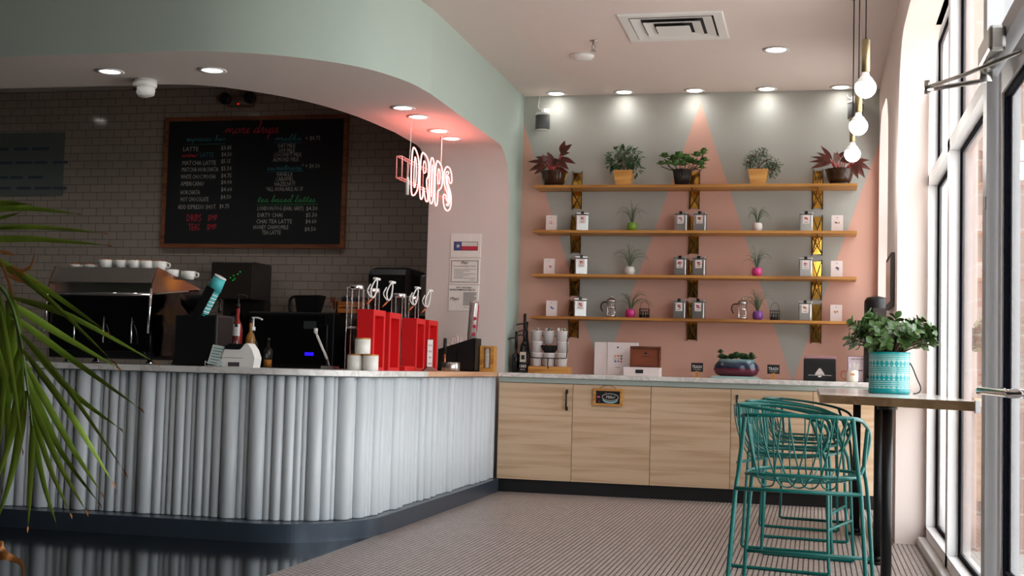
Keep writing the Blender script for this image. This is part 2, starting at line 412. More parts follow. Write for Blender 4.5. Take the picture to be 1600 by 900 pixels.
prof = [(9.62, SZ)]+arc(9.64, SZ-.37, .37, 88, 0, 8)+[(10.01, 0)]        # (y, z) rounded corner down to the counter and floor
def w3(p, z): return (p[0], p[1], z)
mb = MB(); mb.grid([[w3(p, SZ) for p in OUTD], [w3(p, CZ) for p in OUTD]])
mb.add([(-2.41, 7.8, SZ), (-2.41, 7.8, CZ), (-2.41, 9.62, CZ), (-2.41, 9.62, SZ)], [[0, 1, 2, 3]])
pp = [(y, z) for y, z in prof]+[(YB, 0), (YB, CZ), (9.62, CZ)]
tr = tessellate_polygon([[Vector((a, b, 0)) for a, b in pp]]); mb.add([(-2.41, a, b) for a, b in pp], [list(t) for t in tr])
struct(mb.build('wall_bulkhead', MINT), 'mint green bulkhead curving over the bar')
mb = MB(); ii = [INND[min(len(INND)-1, round(i*(len(INND)-1)/(len(OUTD)-1)))] for i in range(len(OUTD))]
mb.grid([[w3(p, SZ) for p in OUTD], [w3(p, SZ) for p in ii]])
mb.add([(-2.41, 7.8, SZ), (-2.41, 9.62, SZ), (-3.08, 9.62, SZ), (-3.08, 9.1, SZ)], [[0, 1, 2, 3]])
mb.grid([[(-2.41, a, b) for a, b in prof], [(-3.08, a, b) for a, b in prof]])
mb.grid([[w3(p, SZ) for p in INND], [w3(p, 3.7) for p in INND]])
mb.add([(-3.08, 9.1, SZ), (-3.08, 9.1, 3.7), (-3.08, 9.62, 3.7), (-3.08, 9.62, SZ)], [[0, 1, 2, 3]])
pp = [(y, z) for y, z in prof]+[(YT, 0), (YT, 3.7), (9.62, 3.7)]
tr = tessellate_polygon([[Vector((a, b, 0)) for a, b in pp]]); mb.add([(-3.08, a, b) for a, b in pp], [list(t) for t in tr])
struct(mb.build('wall_soffit', WHITE), 'curved soffit and rounded pillar between bar and back counter')

# right wall with two round-cornered window bays
out = [(YB, 0), (YB, CZ), (YF, CZ), (YF, 0), (2.2, 0), (2.2, 2.5)]+[(y, z) for y, z in arc(2.65, 2.5, .45, 180, 90, 8)]+[(y, z) for y, z in arc(7.5, 2.5, .45, 90, 0, 8)]+[(7.95, 0), (9.1, 0), (9.1, 2.55)]+arc(9.5, 2.55, .4, 180, 90, 8)+arc(9.98, 2.55, .42, 90, 0, 8)+[(10.40, 0)]
mb = MB(); mb.prism(out, .46, .66, 'YZ'); struct(mb.build('wall_right', PINK), 'pale pink wall and pier between the window bays')

# storefront
XG = .63
def frame_bar(mb, y0, y1, z0, z1, d=.075, mi=0): mb.box(XG, XG+d, y0, y1, z0, z1, mi)
def window(name, y0, y1, label):
    root = bpy.data.objects.new(name, None); COL.objects.link(root); struct(root, label)
    mb = MB(); w = .05
    for (a, b, c, d) in ((y0, y0+w, 0, 3.02), (y1-w, y1, 0, 3.02), (y0, y1, 0, .11), (y0, y1, 2.10, 2.16), (y0, y1, 2.95, 3.02)): frame_bar(mb, a, b, c, d)
    mb.build('window_frame', ALU, root)
    mb = MB()
    for (z0, z1) in ((.11, 2.10), (2.16, 2.95)):
        for (a, b, c, d) in ((y0+w, y0+w+.02, z0, z1), (y1-w-.02, y1-w, z0, z1), (y0+w, y1-w, z0, z0+.02), (y0+w, y1-w, z1-.02, z1)): mb.box(XG+.05, XG+.072, a, b, c, d)
    mb.build('gasket', GASKET, root)
    for (z0, z1) in ((.11, 2.10), (2.16, 2.95)):
        g = MB(); g.box(XG+.055, XG+.061, y0+w, y1-w, z0, z1); g.build('pane', GLASS, root)
    return root
window('window_1', 6.72, 7.95, 'tall storefront window beside the pink pier')
window('window_2', 5.18, 6.72, 'tall storefront window next to the door')
window('window_3', 9.1, 10.40, 'narrow window in the far arched bay')
window('window_4', 2.2, 3.9, 'storefront window nearest the camera')
# door between the post at y 5.18 and 3.9
dr = bpy.data.objects.new('door_1', None); COL.objects.link(dr); struct(dr, 'glass entrance door with aluminium frame')
mb = MB(); mb.box(XG-.02, XG+.1, 5.07, 5.18, 0, 3.02); mb.box(XG-.02, XG+.1, 3.9, 4.0, 0, 3.02); mb.box(XG-.02, XG+.1, 4.0, 5.07, 2.13, 2.20); mb.box(XG, XG+.08, 4.0, 5.07, 2.95, 3.02)
mb.build('door_frame', ALUG, dr)
mb = MB()
for a in ((4.97, 5.05, .02, 2.11), (4.02, 4.10, .02, 2.11), (4.10, 4.97, .02, .27), (4.10, 4.97, 2.02, 2.11)): mb.box(XG+.02, XG+.065, *a)
mb.build('door_leaf', ALU, dr)
mb = MB()
for a in ((4.95, 4.97, .27, 2.02), (4.10, 4.12, .27, 2.02), (4.12, 4.95, .27, .29), (4.12, 4.95, 2.0, 2.02)): mb.box(XG+.03, XG+.055, *a)
mb.build('gasket', GASKET, dr)
mb = MB(); mb.box(XG+.04, XG+.046, 4.12, 4.95, .29, 2.0); mb.build('pane', GLASS, dr)
mb = MB(); mb.box(XG+.04, XG+.046, 4.0, 5.07, 2.2, 2.95); mb.build('pane', GLASS, dr)
mb = MB(); mb.tube(smooth_path([(XG+.03, 4.93, .93), (XG-.06, 4.93, .93), (XG-.06, 4.9, .93), (XG-.06, 4.2, .93), (XG-.06, 4.15, .93), (XG+.03, 4.15, .93)], 2), .014, 10); mb.build('push_bar', CHROME, dr)
# door closer with its arm, mounted on the header
mb = MB(); mb.box(XG-.075, XG-.02, 4.56, 4.88, 2.08, 2.17, bev=.012); mb.cyl(XG-.05, 4.84, 2.035, 2.09, .022); mb.build('closer_body', STEEL, dr)
mb = MB(); mb.tube([(XG-.05, 4.84, 2.04), (XG-.2, 5.02, 2.055), (.41, 5.21, 2.09)], .009, 8); mb.tube([(.41, 5.21, 2.10), (XG-.12, 4.9, 2.075), (XG+.02, 4.5, 2.06)], .008, 8); mb.cyl(.41, 5.21, 2.075, 2.125, .014); mb.build('closer_arm', STEEL, dr)
# sticker on the door post
tg = tag(MB().box(0, .002, -.02, .02, -.022, .022).build('sticker', [PAPER], None, (XG-.023, 5.10, 1.63)), 'small white sticker with a dark code square on the grey door post', 'sticker')
# floor level sill curb under window bay
mb = MB(); mb.box(.585, XG, 5.2, 7.93, 0, .05, bev=.006); struct(mb.build('trim_1', ALU), 'white curb along the foot of the window')

# outside
mb = MB(); mb.box(.72, 14, -12, 24, -.12, -.02); struct(mb.build('ground', mat('pavement', (226, 222, 216), .8, var=.06, scale=3)), 'sunlit pavement outside the windows')
STONE = brick_mat('pink_stone_block', (206, 168, 152), (196, 158, 144), (226, 210, 200), .42, .205, .006, 'YZ', .8, bump=.2)
mb = MB(); mb.box(.9, 1.35, 7.95, 8.55, -.02, 3.4); tag(mb.build('stone_pillar', STONE), 'pink stone block pillar standing outside the window', 'pillar')

# ------------------------------------------------------------------ bar counter
bar = thing('bar_counter', 'curved bar fronted with white vertical tubes on a dark slate base', 'counter', (0, 0, 0))
CXb, CYb = -2.95, 7.10
def bar_path(rx, ry, x0=-6.4, y1=9.98, n=40):
    return [(x0, CYb-ry)]+[(CXb+rx*math.sin(a), CYb-ry*math.cos(a)) for a in [PI/2*i/n for i in range(n+1)]]+[(CXb+rx, y1)]
def band(mb, outer, inner, z0, z1, mi=0):
    poly = outer+inner[::-1]
    mb.prism(poly, z0, z1, 'XY', mi, smooth=False)
mb = MB(); band(mb, bar_path(.56, .64, y1=9.83), bar_path(.3, .3, y1=9.83), 0, .10); mb.build('base', SLATE, bar)
mb = MB(); band(mb, bar_path(.46, .46, y1=9.83), bar_path(.40, .40, y1=9.83), .10, .89); mb.build('front_panel', TUBE, bar)
mb = MB()
o1 = bar_path(.535, .535)
def split_at(path, y):
    a = [p for p in path if p[1] < y]; x = path[-1][0]; return a+[(x, y)]
band(mb, split_at(bar_path(.535, .535), 7.95), [(-6.4, 7.22), (-3.07, 7.22), (-3.07, 7.95)], .892, .925); mb.build('countertop', MARBLE, bar)
mb = MB(); mb.box(CXb-.12, CXb+.535, 7.95, 9.83, .892, .925); mb.build('countertop', WOODP, bar)['label'] = 'peach wood end of the bar top'
# tubes
widths = [.115, .065, .03, .05, .08, .03, .04, .05, .10, .062, .025, .022, .062, .04, .035, .10, .06, .028, .045, .10, .045, .02, .04, .055, .10, .06, .022, .042, .062, .042, .02, .055, .03, .10, .06, .032, .042, .062, .042, .03, .062]
def path_at(s):   # distance along the panel, s=0 at x=CXb, negative to the left
    r = .46; q = PI/2*r
    if s < 0: return CXb+s, CYb-r, (0, -1)
    if s < q: a = s/r; return CXb+r*math.sin(a), CYb-r*math.cos(a), (math.sin(a), -math.cos(a))
    return CXb+r, CYb+(s-q), (1, 0)
seq = []; k = 0
rr = random.Random(5)
s = -2.35
while s < PI/2*.46+2.70:
    if k < 41: w = widths[k]
    else: w = rr.choice([.10, .062, .042, .03, .05, .062, .085, .042])
    if s < -.35 and k >= 41: pass
    seq.append((s, w)); s += w*.93; k += 1
for s, w in seq:
    x, y, n = path_at(s+w/2); rad = w/2
    mb = MB(); mb.lathe([(rad*.97, .102), (rad, .105), (rad, .886)], x+n[0]*.012, y+n[1]*.012, 16); mb.build('tube', TUBE, bar)
print('tubes', len(seq))

# back counter cabinets
cabx = [-2.41, -1.822, -1.218, -.618, -.018, .45]
for i in range(5):
    a, b = cabx[i], cabx[i+1]
    lab = ['pale oak cabinet next to the white bar front, handle at its right', 'pale oak cabinet with the small milk chalkboard hung on it', 'plain pale oak cabinet in the middle without a handle', 'pale oak cabinet behind the teal stools with a black handle at its left', 'pale oak cabinet beneath the window table end'][i]
    t = thing('base_cabinet', lab, 'cabinet', ((a+b)/2, 9.84, 0), 0, 'oak base cabinets')
    hw = (b-a)/2
    mb = MB(); mb.box(-hw, hw, .02, .6, .10, .86); mb.box(-hw, hw, .03, .6, 0, .10); mb.build('cabinet_body', [DARKW], t)
    mb = MB(); mb.box(-hw+.002, hw-.002, 0, .019, .103, .848, bev=.001); d = mb.build('door', CABW, t)
    if i in (0, 3):
        x = hw-.045 if i == 0 else -hw+.045
        mb = MB(); mb.tube([(x, 0, .79), (x, -.03, .79), (x, -.03, .66), (x, 0, .66)], .007, 8); mb.box(x-.009, x+.009, -.006, 0, .775, .805); mb.box(x-.009, x+.009, -.006, 0, .645, .675); mb.build('handle', BLACK, d)
bc = thing('back_countertop', 'long white marble worktop along the zigzag wall', 'worktop', (0, 0, 0))
mb = MB(); mb.box(-2.409, .455, 9.80, 10.455, .892, .925, bev=.003); mb.build('slab', MARBLE, bc)
mb = MB(); mb.box(-2.409, .455, 9.83, 9.85, .852, .892); mb.build('apron', mat('mint_paint', (168, 180, 172), .6), bc)
mb = MB(); mb.box(XL+.02, -5.06, 10.9, YT-.005, 0, .9); mb.box(-4.18, -3.1, 10.9, YT-.005, 0, .9); tag(mb.build('back_bar_counter', DARKW), 'black work counter along the tiled wall', 'counter')

# ------------------------------------------------------------------ window table
tb = thing('window_table', 'long pale oak counter table along the window on black pipe legs', 'table', (0, 0, 0))
TZ = .882
mb = MB(); mb.prism([(.018, 6.09), (.30, 5.77), (.625, 5.40), (.625, 7.93), (.455, 7.93), (.455, 9.45), (.008, 9.45)], TZ-.038, TZ-.001, 'XY'); mb.build('tabletop', TABW, tb)
mb = MB(); mb.prism([(.020, 6.092), (.30, 5.773), (.623, 5.405), (.623, 7.928), (.453, 7.928), (.453, 9.448), (.010, 9.448)], TZ-.001, TZ, 'XY'); mb.build('laminate_surface', mat('grey_laminate', (196, 190, 184), .16, var=.03), tb)
for (x, y) in ((.249, 8.3), (.322, 7.05), (.308, 5.95)):
    mb = MB(); mb.cyl(x, y, .012, TZ-.04, .0235, 20); mb.cyl(x, y, 0, .014, .05, 20); mb.cyl(x, y, TZ-.055, TZ-.038, .045); mb.cyl(x, y, .014, .04, .028); mb.build('leg', BLACKM, tb)
mb = MB(); mb.box(.612, .630, 5.385, 5.43, TZ-.045, TZ+.004); mb.build('bracket', ALUG, tb)

# ------------------------------------------------------------------ stools (facing +x before rotation)
def make_stool():
    t = thing('wire_bar_stool', '', 'stool')
    zr, zs = .805, .575
    hw = .215
    # rim: straight across the back, flaring arms that run forward and drop to the seat
    half = [(.175, -.215, zs-.005), (.215, -.232, zs+.05), (.235, -.245, zs+.13), (.17, -.245, zr-.055), (.0, -.235, zr-.02), (-.20, -.225, zr), (-.265, -.175, zr+.004)]
    full = half+[(-.275, 0, zr+.008)]+[(x, -y, z) for x, y, z in half[::-1]]
    mb = MB(); mb.tube(smooth_path(full, 2), .0085, 8); mb.build('top_rail', TEAL, t)
    loop = [(.20, -.21, zs), (.225, 0, zs+.006), (.20, .21, zs), (0, .225, zs-.004), (-.19, .20, zs), (-.235, 0, zs+.006), (-.19, -.20, zs), (0, -.225, zs-.004)]
    mb = MB(); mb.tube(smooth_path(loop, 3, True), .007, 8, closed=True); mb.build('seat_rim', TEAL, t)
    # big crossing U wires of the back, sweeping under the seat
    mb = MB(); r = .0035
    for a, b, c in ((-.185, -.07, -.115), (-.14, .03, -.045), (-.05, .14, .045), (.06, .19, .12), (-.10, .10, 0)):
        pts = [(-.268, a, zr+.004), (-.262, a+(c-a)*.15, zs+.14), (-.235, a+(c-a)*.45, zs+.03), (-.19, c-.03, zs-.035), (-.16, c, zs-.05), (-.19, c+.03, zs-.035), (-.235, b+(c-b)*.45, zs+.03), (-.262, b+(c-b)*.15, zs+.14), (-.268, b, zr+.004)]
        mb.tube(smooth_path(pts, 2), r, 6)
    for y in (-.15, -.09, -.03, .03, .09, .15):
        pts = [(-.27, y, zr+.004), (-.255, y, zs+.12), (-.22, y, zs+.03), (-.15, y, zs-.02), (0, y*1.1, zs-.026), (.14, y*1.15, zs-.014), (.215, y*1.2, zs+.003)]
        mb.tube(smooth_path(pts, 2), r*.9, 6)
    for x in (-.14, -.07, 0, .07, .14):
        mb.tube(smooth_path([(x, -.215, zs-.002), (x, -.13, zs-.022), (x, 0, zs-.03), (x, .13, zs-.022), (x, .215, zs-.002)], 2), r*.9, 6)
    mb.build('wire_seat', TEAL, t)
    for sgn in (-1, 1):
        pts = [(-.235, sgn*.205, zr+.002), (-.215, sgn*.225, zs+.02), (-.225, sgn*.238, zs-.05), (-.245, sgn*.268, .05), (-.25, sgn*.27, .0085), (-.2, sgn*.27, .0085), (.2, sgn*.27, .0085), (.25, sgn*.27, .0085), (.24, sgn*.268, .05), (.225, sgn*.238, zs-.05), (.20, sgn*.222, zs+.01), (.14, sgn*.24, zr-.05)]
        mb = MB(); mb.tube(smooth_path(pts, 2), .0085, 8); mb.build('leg_frame', TEAL, t)
    mb = MB(); mb.tube([(.235, -.256, .22), (.235, .256, .22)], .0078, 8); mb.build('footrest', TEAL, t)
    mb = MB(); mb.tube([(-.228, -.24, .52), (-.228, .24, .52)], .0078, 8); mb.build('cross_rail', TEAL, t)
    return t
st = make_stool()
spots = [(-.045, 5.37, 85, 'teal wire stool nearest the camera with its back turned to us'),
         (-.10, 6.83, -14, 'teal wire stool right behind the nearest one, facing the window table'),
         (-.10, 7.59, -10, 'third teal wire stool counted from the camera'),
         (-.04, 8.65, -12, 'farthest teal wire stool, closest to the cabinets')]
for i, (x, y, rz, lab) in enumerate(spots):
    if i == 0: st.location = (x, y, 0); st.rotation_euler = (0, 0, math.radians(rz)); st['label'] = lab; st['group'] = 'teal wire stools along the window table'
    else: dup(st, (x, y, 0), math.radians(rz), lab, 'teal wire stools along the window table')

# ------------------------------------------------------------------ lamps
def downlight(x, y, z, label, group, power=SPOT_W, r=.062, ang=95, tilt=None, blend=.9):
    t = thing('recessed_downlight', label, 'ceiling light', (x, y, z), 0, group)
    mb = MB(); mb.lathe([(r, 0), (r+.022, -.002), (r+.024, -.006), (r+.002, -.008), (r-.004, .0)], n=28); mb.build('trim_ring', WHITEP, t)
    mb = MB(); mb.lathe([(r, -.003), (0, -.0035)], n=28); mb.build('diffuser', GLOW, t)
    l = bpy.data.lights.new('spot', 'SPOT'); l.energy = power; l.spot_size = math.radians(ang); l.spot_blend = blend; l.shadow_soft_size = .05; l.color = (1, .985, .96)
    o = bpy.data.objects.new('lamp', l); COL.objects.link(o); o.parent = t; o.location = (0, 0, -.012)
    return t
for i, x in enumerate((-2.12, -1.553, -.98, -.41, .162)):
    downlight(x, 10.36, CZ, ['recessed light at the left end above the zigzag wall, by the white speaker', 'second recessed light from the left along the zigzag wall', 'recessed light right above the tip of the central salmon peak', 'recessed light fourth from the left along the zigzag wall', 'recessed light nearest the hanging bulbs along the zigzag wall'][i], 'downlights along the zigzag wall', 4.2, ang=150, blend=1.0)
downlight(-.298, 9.1, CZ, 'single recessed light on the open ceiling right of the air vent', 'downlights on the ceiling', 9, .07)
for i, (x, y) in enumerate(((-4.181, 6.963), (-3.528, 7.004), (-2.725, 8.203), (-2.714, 8.515), (-2.722, 9.047), (-2.72, 9.365))):
    downlight(x, y, SZ, ['recessed soffit light at far left, beside the dome camera', 'recessed soffit light right of the dome camera', 'soffit light left of the neon cables, first of the four close together', 'soffit light just beside the left neon cable', 'soffit light left of the right neon cable', 'last soffit light, just right of the right neon cable'][i], 'downlights in the bar soffit', 3)

for x, lab in ((-7.9, 'recessed light over the work aisle at the far left'), (-6.0, 'recessed light over the work aisle before the menu board'), (-4.1, 'recessed light over the work aisle by the pillar')):
    downlight(x, 10.0, 3.62, lab, 'downlights over the work aisle', 42, ang=140)
# pendants over the table
for i, (x, y, z, r) in enumerate(((.202, 6.0, 2.275, .0475), (.197, 6.85, 2.26, .0475), (.195, 7.9, 2.29, .0475))):
    t = thing('pendant_lamp', ['hanging globe bulb nearest the camera, highest of the three in view', 'hanging globe bulb in the middle of the three', 'hanging globe bulb farthest back, lowest of the three in view'][i], 'pendant lamp', (x, y, z), 0, 'brass pendant bulbs over the window table')
    mb = MB(); mb.tube([(0, 0, .21), (.0, 0, CZ-z)], .0035, 8); mb.cyl(0, 0, CZ-z-.006, CZ-z, .03); mb.build('cord', BLACK, t)
    mb = MB(); mb.lathe([(.0, .222), (.018, .22), (.0185, .075), (.016, .07), (0, .07)], n=20); mb.build('brass_socket', BRASSB, t)
    mb = MB()
    pr = [(.015, .07), (.018, .055), (.03, .042), (.042, .022)]
    mb.lathe(pr, n=28); mb.build('bulb_neck', mat('frosted_neck', (226, 222, 216), .4, emit=(255, 250, 244), estr=.5), t); mb = MB()
    mb.lathe([(.0475*math.cos(a), .0475*math.sin(a)) for a in [PI*(.14-.64*j/10) for j in range(11)]], n=28)
    mb.build('globe_bulb', BULB, t)
    l = bpy.data.lights.new('bulb', 'POINT'); l.energy = 6; l.shadow_soft_size = .05; l.color = (1, .95, .9)
    o = bpy.data.objects.new('lamp', l); COL.objects.link(o); o.parent = t; o.location = (0, 0, -.11)

# neon sign DRIPS in front of the pillar, plane x=-2.72, reading along +y
ns = thing('neon_sign', 'glowing pink neon sign reading DRIPS hung from the bar soffit', 'neon sign', (-2.72, 8.41, 2.13))
def nloop(mb, pts, w, y0, h=.33, r=.0052, x=0, mi=0, closed=True):
    P = smooth_path([(x, y0+p[0]*w, p[1]*h) for p in pts], 2, closed)
    mb.tube(P, r, 8, mi, closed=closed)
LET = {
 'D': ([(0, 0), (0, 1), (.5, 1), (1, .78), (1, .22), (.5, 0)], [(.36, .18), (.36, .82), (.52, .82), (.64, .68), (.64, .3), (.52, .18)]),
 'R': ([(0, 0), (0, 1), (.6, 1), (1, .86), (1, .56), (.72, .46), (1, .1), (1, 0), (.68, 0), (.4, .36), (.4, 0)], [(.36, .58), (.36, .84), (.52, .84), (.66, .78), (.66, .62), (.5, .58)]),
 'I': ([(0, 0), (0, 1), (1, 1), (1, 0)], [(.42, .15), (.42, .85), (.58, .85), (.58, .15)]),
 'P': ([(0, 0), (0, 1), (.6, 1), (1, .86), (1, .5), (.65, .38), (.42, .36), (.42, 0)], [(.36, .5), (.36, .84), (.52, .84), (.66, .78), (.66, .55), (.5, .5)]),
 'S': ([(0, .62), (0, .85), (.3, 1), (.75, 1), (1, .84), (1, .66), (.68, .66), (.62, .78), (.42, .78), (.38, .66), (.8, .5), (1, .36), (1, .14), (.7, 0), (.25, 0), (0, .16), (0, .34), (.34, .34), (.4, .22), (.6, .22), (.62, .34), (.2, .5)],
       [(.2, .7), (.25, .88), (.7, .9), (.25, .75), (.3, .6), (.85, .4), (.8, .14), (.3, .1), (.7, .2), (.75, .35)]),
}
for ch, y0, w in (('D', 0, .175), ('R', .20, .205), ('I', .425, .12), ('P', .565, .19), ('S', .79, .215)):
    mb = MB(); nloop(mb, LET[ch][0], w, y0); nloop(mb, LET[ch][1], w, y0, x=.0, r=.004); mb.build('neon_letter', NEON, ns)['label'] = 'glowing letter '+ch
mb = MB()
for z in (.09, .235):
    mb.tube([(-.05, -.17, z), (-.05, .98, z)], .004, 6); mb.tube([(-.012, -.17, z), (-.012, .98, z)], .004, 6)
for y in (-.17, -.05, .31, .69, .98):
    for x in (-.05, -.012): mb.tube([(x, y, .09), (x, y, .235)], .004, 6)
    for z in (.09, .235): mb.tube([(-.05, y, z), (-.012, y, z)], .004, 6)
mb.build('support_frame', mat('pink_glow_frame', (226, 150, 146), .3, emit=(255, 110, 105), estr=.25), ns)  # clear frame is no lamp; pink neon light put in as faint emission
mb = MB(); mb.tube([(-.01, .0, .56), (-.01, -.005, .33), (-.01, -.04, .1)], .003, 6); mb.build('hanging_cable', WHITEP, ns)
mb = MB(); mb.tube([(-.01, .745, .56), (-.01, .74, .25)], .003, 6); mb.build('hanging_cable', WHITEP, ns)
mb = MB(); mb.lathe([(.0, .0), (.012, .002), (.013, .1), (.006, .125), (0, .126)], n=12, M=Matrix.Translation((-.01, -.045, -.01))); mb.build('electrode_sleeve', WHITEP, ns)
l = bpy.data.lights.new('neon_glow', 'AREA'); l.shape = 'RECTANGLE'; l.size = .95; l.size_y = .3; l.energy = 3.2; l.color = (1, .2, .17)
NE = l
for sx in (1,):
    o = bpy.data.objects.new('neon_lamp', l); COL.objects.link(o); o.parent = ns; o.location = (.0, .5, .34); o.rotation_euler = (PI, 0, PI/2)

# ------------------------------------------------------------------ ceiling fittings
t = thing('air_vent', 'square white stepped air vent in the ceiling', 'air vent', (-.935, 8.40, CZ))
mb = MB()
def ringbox(mb, a, b, z0, z1, mi=0):
    A = [(-a, -a, z0), (a, -a, z0), (a, a, z0), (-a, a, z0)]; B = [(-b, -b, z1), (b, -b, z1), (b, b, z1), (-b, b, z1)]
    mb.add(A+B, [[0, 1, 5, 4], [1, 2, 6, 5], [2, 3, 7, 6], [3, 0, 4, 7]], mi)
ringbox(mb, .335, .33, 0, -.012); ringbox(mb, .33, .275, -.012, -.012); ringbox(mb, .275, .268, -.012, .0); mb.build('vent_frame', WHITEP, t)
for (a, b, z) in ((.262, .20, -.004), (.185, .125, -.012), (.11, 0.001, -.02)):
    mb = MB(); ringbox(mb, a, b, z-.012, z+.0); ringbox(mb, a, a-.004, z-.012, z-.006); 
    if b < .01: mb.box(-a, a, -a, a, z-.014, z-.011)
    mb.build('louvre', WHITEP, t)
mb = MB(); mb.box(-.27, .27, -.27, .27, -.0015, -.0005); mb.build('duct_shade_sheet', mat('duct_shadow', (40, 40, 40), .9), t)  # dark sheet painted as the shade behind the louvres
t = thing('smoke_detector', 'round white smoke detector on the ceiling left of the vent', 'smoke detector', (-1.674, 9.1, CZ))
mb = MB(); mb.lathe([(.085, 0), (.085, -.012), (.07, -.03), (.03, -.036), (0, -.037)], n=28); mb.build('housing', WHITEP, t)
t = thing('sprinkler_head', 'small steel fire sprinkler under the ceiling near the vent', 'sprinkler', (-1.525, 8.711, CZ))
mb = MB(); mb.lathe([(.03, 0), (.03, -.004), (.012, -.006), (.01, -.03), (0, -.03)], n=16); mb.tube([(-.012, 0, -.03), (-.012, 0, -.055), (0, 0, -.065)], .003, 6); mb.tube([(.012, 0, -.03), (.012, 0, -.055), (0, 0, -.065)], .003, 6); mb.build('sprinkler_body', STEEL, t)
mb = MB(); mb.lathe([(0, -.066), (.022, -.066), (.022, -.069), (0, -.069)], n=16); mb.build('deflector', STEEL, t)
t = thing('security_camera', 'white dome security camera on the bar soffit', 'security camera', (-4.09, 7.22, SZ))
mb = MB(); mb.lathe([(.072, 0), (.074, -.035), (.066, -.05), (0, -.05)], n=28); mb.build('camera_base', WHITEP, t)
mb = MB(); Mx = Matrix.Translation((.005, -.005, -.045)) @ Matrix.Rotation(math.radians(-10), 4, 'Y'); mb.lathe([(.056, .01), (.058, -.03), (.05, -.055), (.028, -.062), (0, -.063)], n=28, M=Mx); c = mb.build('camera_head', WHITEP, t)
mb = MB(); mb.cyl(0, 0, 0, .006, .014, M=Matrix.Translation((-.035, -.045, -.06)) @ Matrix.Rotation(PI/2, 4, 'X')); mb.build('lens', BLACK, c)
t = thing('emergency_light', 'twin spot emergency light high on the tiled wall', 'emergency light', (-5.47, 11.5, 3.475))
EML = mat('beige_plastic', (120, 106, 92), .5)
mb = MB(); mb.lathe([(0, 0), (.10, 0), (.10, -.05), (.07, -.07), (0, -.07)], n=24, sx=1.45, sy=.7, M=Matrix.Rotation(-PI/2, 4, 'X') @ Matrix.Scale(-1, 4, (0, 0, 1)) if False else Matrix.Rotation(-PI/2, 4, 'X')); 
mb = MB(); mb.box(-.13, .15, -.07, 0, -.06, .05, bev=.02); mb.build('housing', EML, t)
for x in (-.12, .13):
    mb = MB(); mb.lathe([(0, 0), (.052, 0), (.058, .05), (.03, .055), (0, .05)], n=20, M=Matrix.Translation((x, -.07, .01)) @ Matrix.Rotation(PI/2, 4, 'X') @ Matrix.Rotation(math.radians(8*(1 if x > 0 else -1)), 4, 'Y')); mb.build('lamp_head', BLACK, t)
mb = MB(); mb.box(-.004, .004, -.073, -.07, -.045, -.037); mb.build('indicator', mat('red_led', (255, 30, 30), .3, var=0, emit=(255, 20, 20), estr=3), t)

# speakers on the far wall
def speaker(x, y, z, lab):
    t = thing('wall_speaker', lab, 'speaker', (x, y, z))
    mb = MB(); mb.lathe([(0, -.075), (.056, -.075), (.06, -.065), (.06, .045), (0, .045)], n=28, sy=.85); mb.build('grille', mat('speaker_grille', (92, 92, 92), .7, var=.2, scale=200), t)
    mb = MB(); mb.lathe([(0, .045), (.061, .045), (.061, .065), (.05, .07), (0, .07)], n=28, sy=.85); mb.build('cap', WHITEP, t)
    mb = MB(); mb.lathe([(0, -.079), (.057, -.079), (.057, -.074), (0, -.074)], n=28, sy=.85); mb.build('base_ring', WHITEP, t)
    mb = MB(); mb.box(-.012, .012, -.01, YB-y, .07, .10); mb.box(-.03, .03, YB-y-.01, YB-y, .04, .13); mb.build('bracket', WHITEP, t)
    mb = MB(); mb.tube(smooth_path([(0, .02, .1), (-.03, .06, .1), (-.065, .1, .13), (-.06, .12, .2), (-.055, .12, CZ-z)], 2), .004, 6); mb.build('cable', WHITEP, t)
speaker(-2.22, 10.33, 3.0, 'grey speaker with white cap and cable on the far wall, left end')
speaker(.275, 10.36, 3.05, 'grey speaker on the far wall half hidden behind the hanging bulbs')

# ------------------------------------------------------------------ shelves and brackets
SH = [2.448, 2.082, 1.727, 1.386]
for i, z in enumerate(SH):
    mb = MB(); mb.box(-2.252, .293, 10.20, YB-.003, z-.021, z, bev=.002)
    tag(mb.build('wall_shelf', SHELFW), ['top oak shelf carrying the five potted plants', 'second oak shelf from the top, with the green and white pots', 'third oak shelf from the top, with the pink pot at its right', 'lowest oak shelf, with the two coffee presses'][i], 'shelf', 'long oak shelves on the zigzag wall')
def make_bracket():
    t = thing('brass_shelf_bracket', '', 'shelf bracket')
    mb = MB(); mb.box(-.036, .036, -.004, -.001, -.16, .138); mb.build('wall_plate', BRASS, t)
    mb = MB()
    for x in (-.038, .038):
        mb.tube([(x, -.006, .148), (x, -.006, -.170)], .004, 6)
        mb.tube([(x, -.006, .15), (0, -.255, .005), (0, -.255, -.03), (x, -.006, -.166)], .0035, 6)
    mb.build('brace_rod', BRASSR, t)
    mb = MB(); mb.tube([(-.036, -.01, -.03), (.036, -.012, -.155)], .003, 6); mb.tube([(.036, -.01, -.03), (-.036, -.012, -.155)], .003, 6); mb.build('cross_brace', BRASSR, t)
    return t
bk = make_bracket(); first = True
for j, (x, nm) in enumerate(((-1.94, 'left'), (-.975, 'middle'), (-.004, 'right'))):
    for i, z in enumerate(SH):
        lab = f'brass crossed wire bracket, {nm} one holding the '+['top shelf', 'second shelf', 'third shelf', 'lowest shelf'][i]
        if first: bk.location = (x, YB, z); bk['label'] = lab; bk['group'] = 'brass shelf brackets'; first = False
        else: dup(bk, (x, YB, z), 0, lab, 'brass shelf brackets')

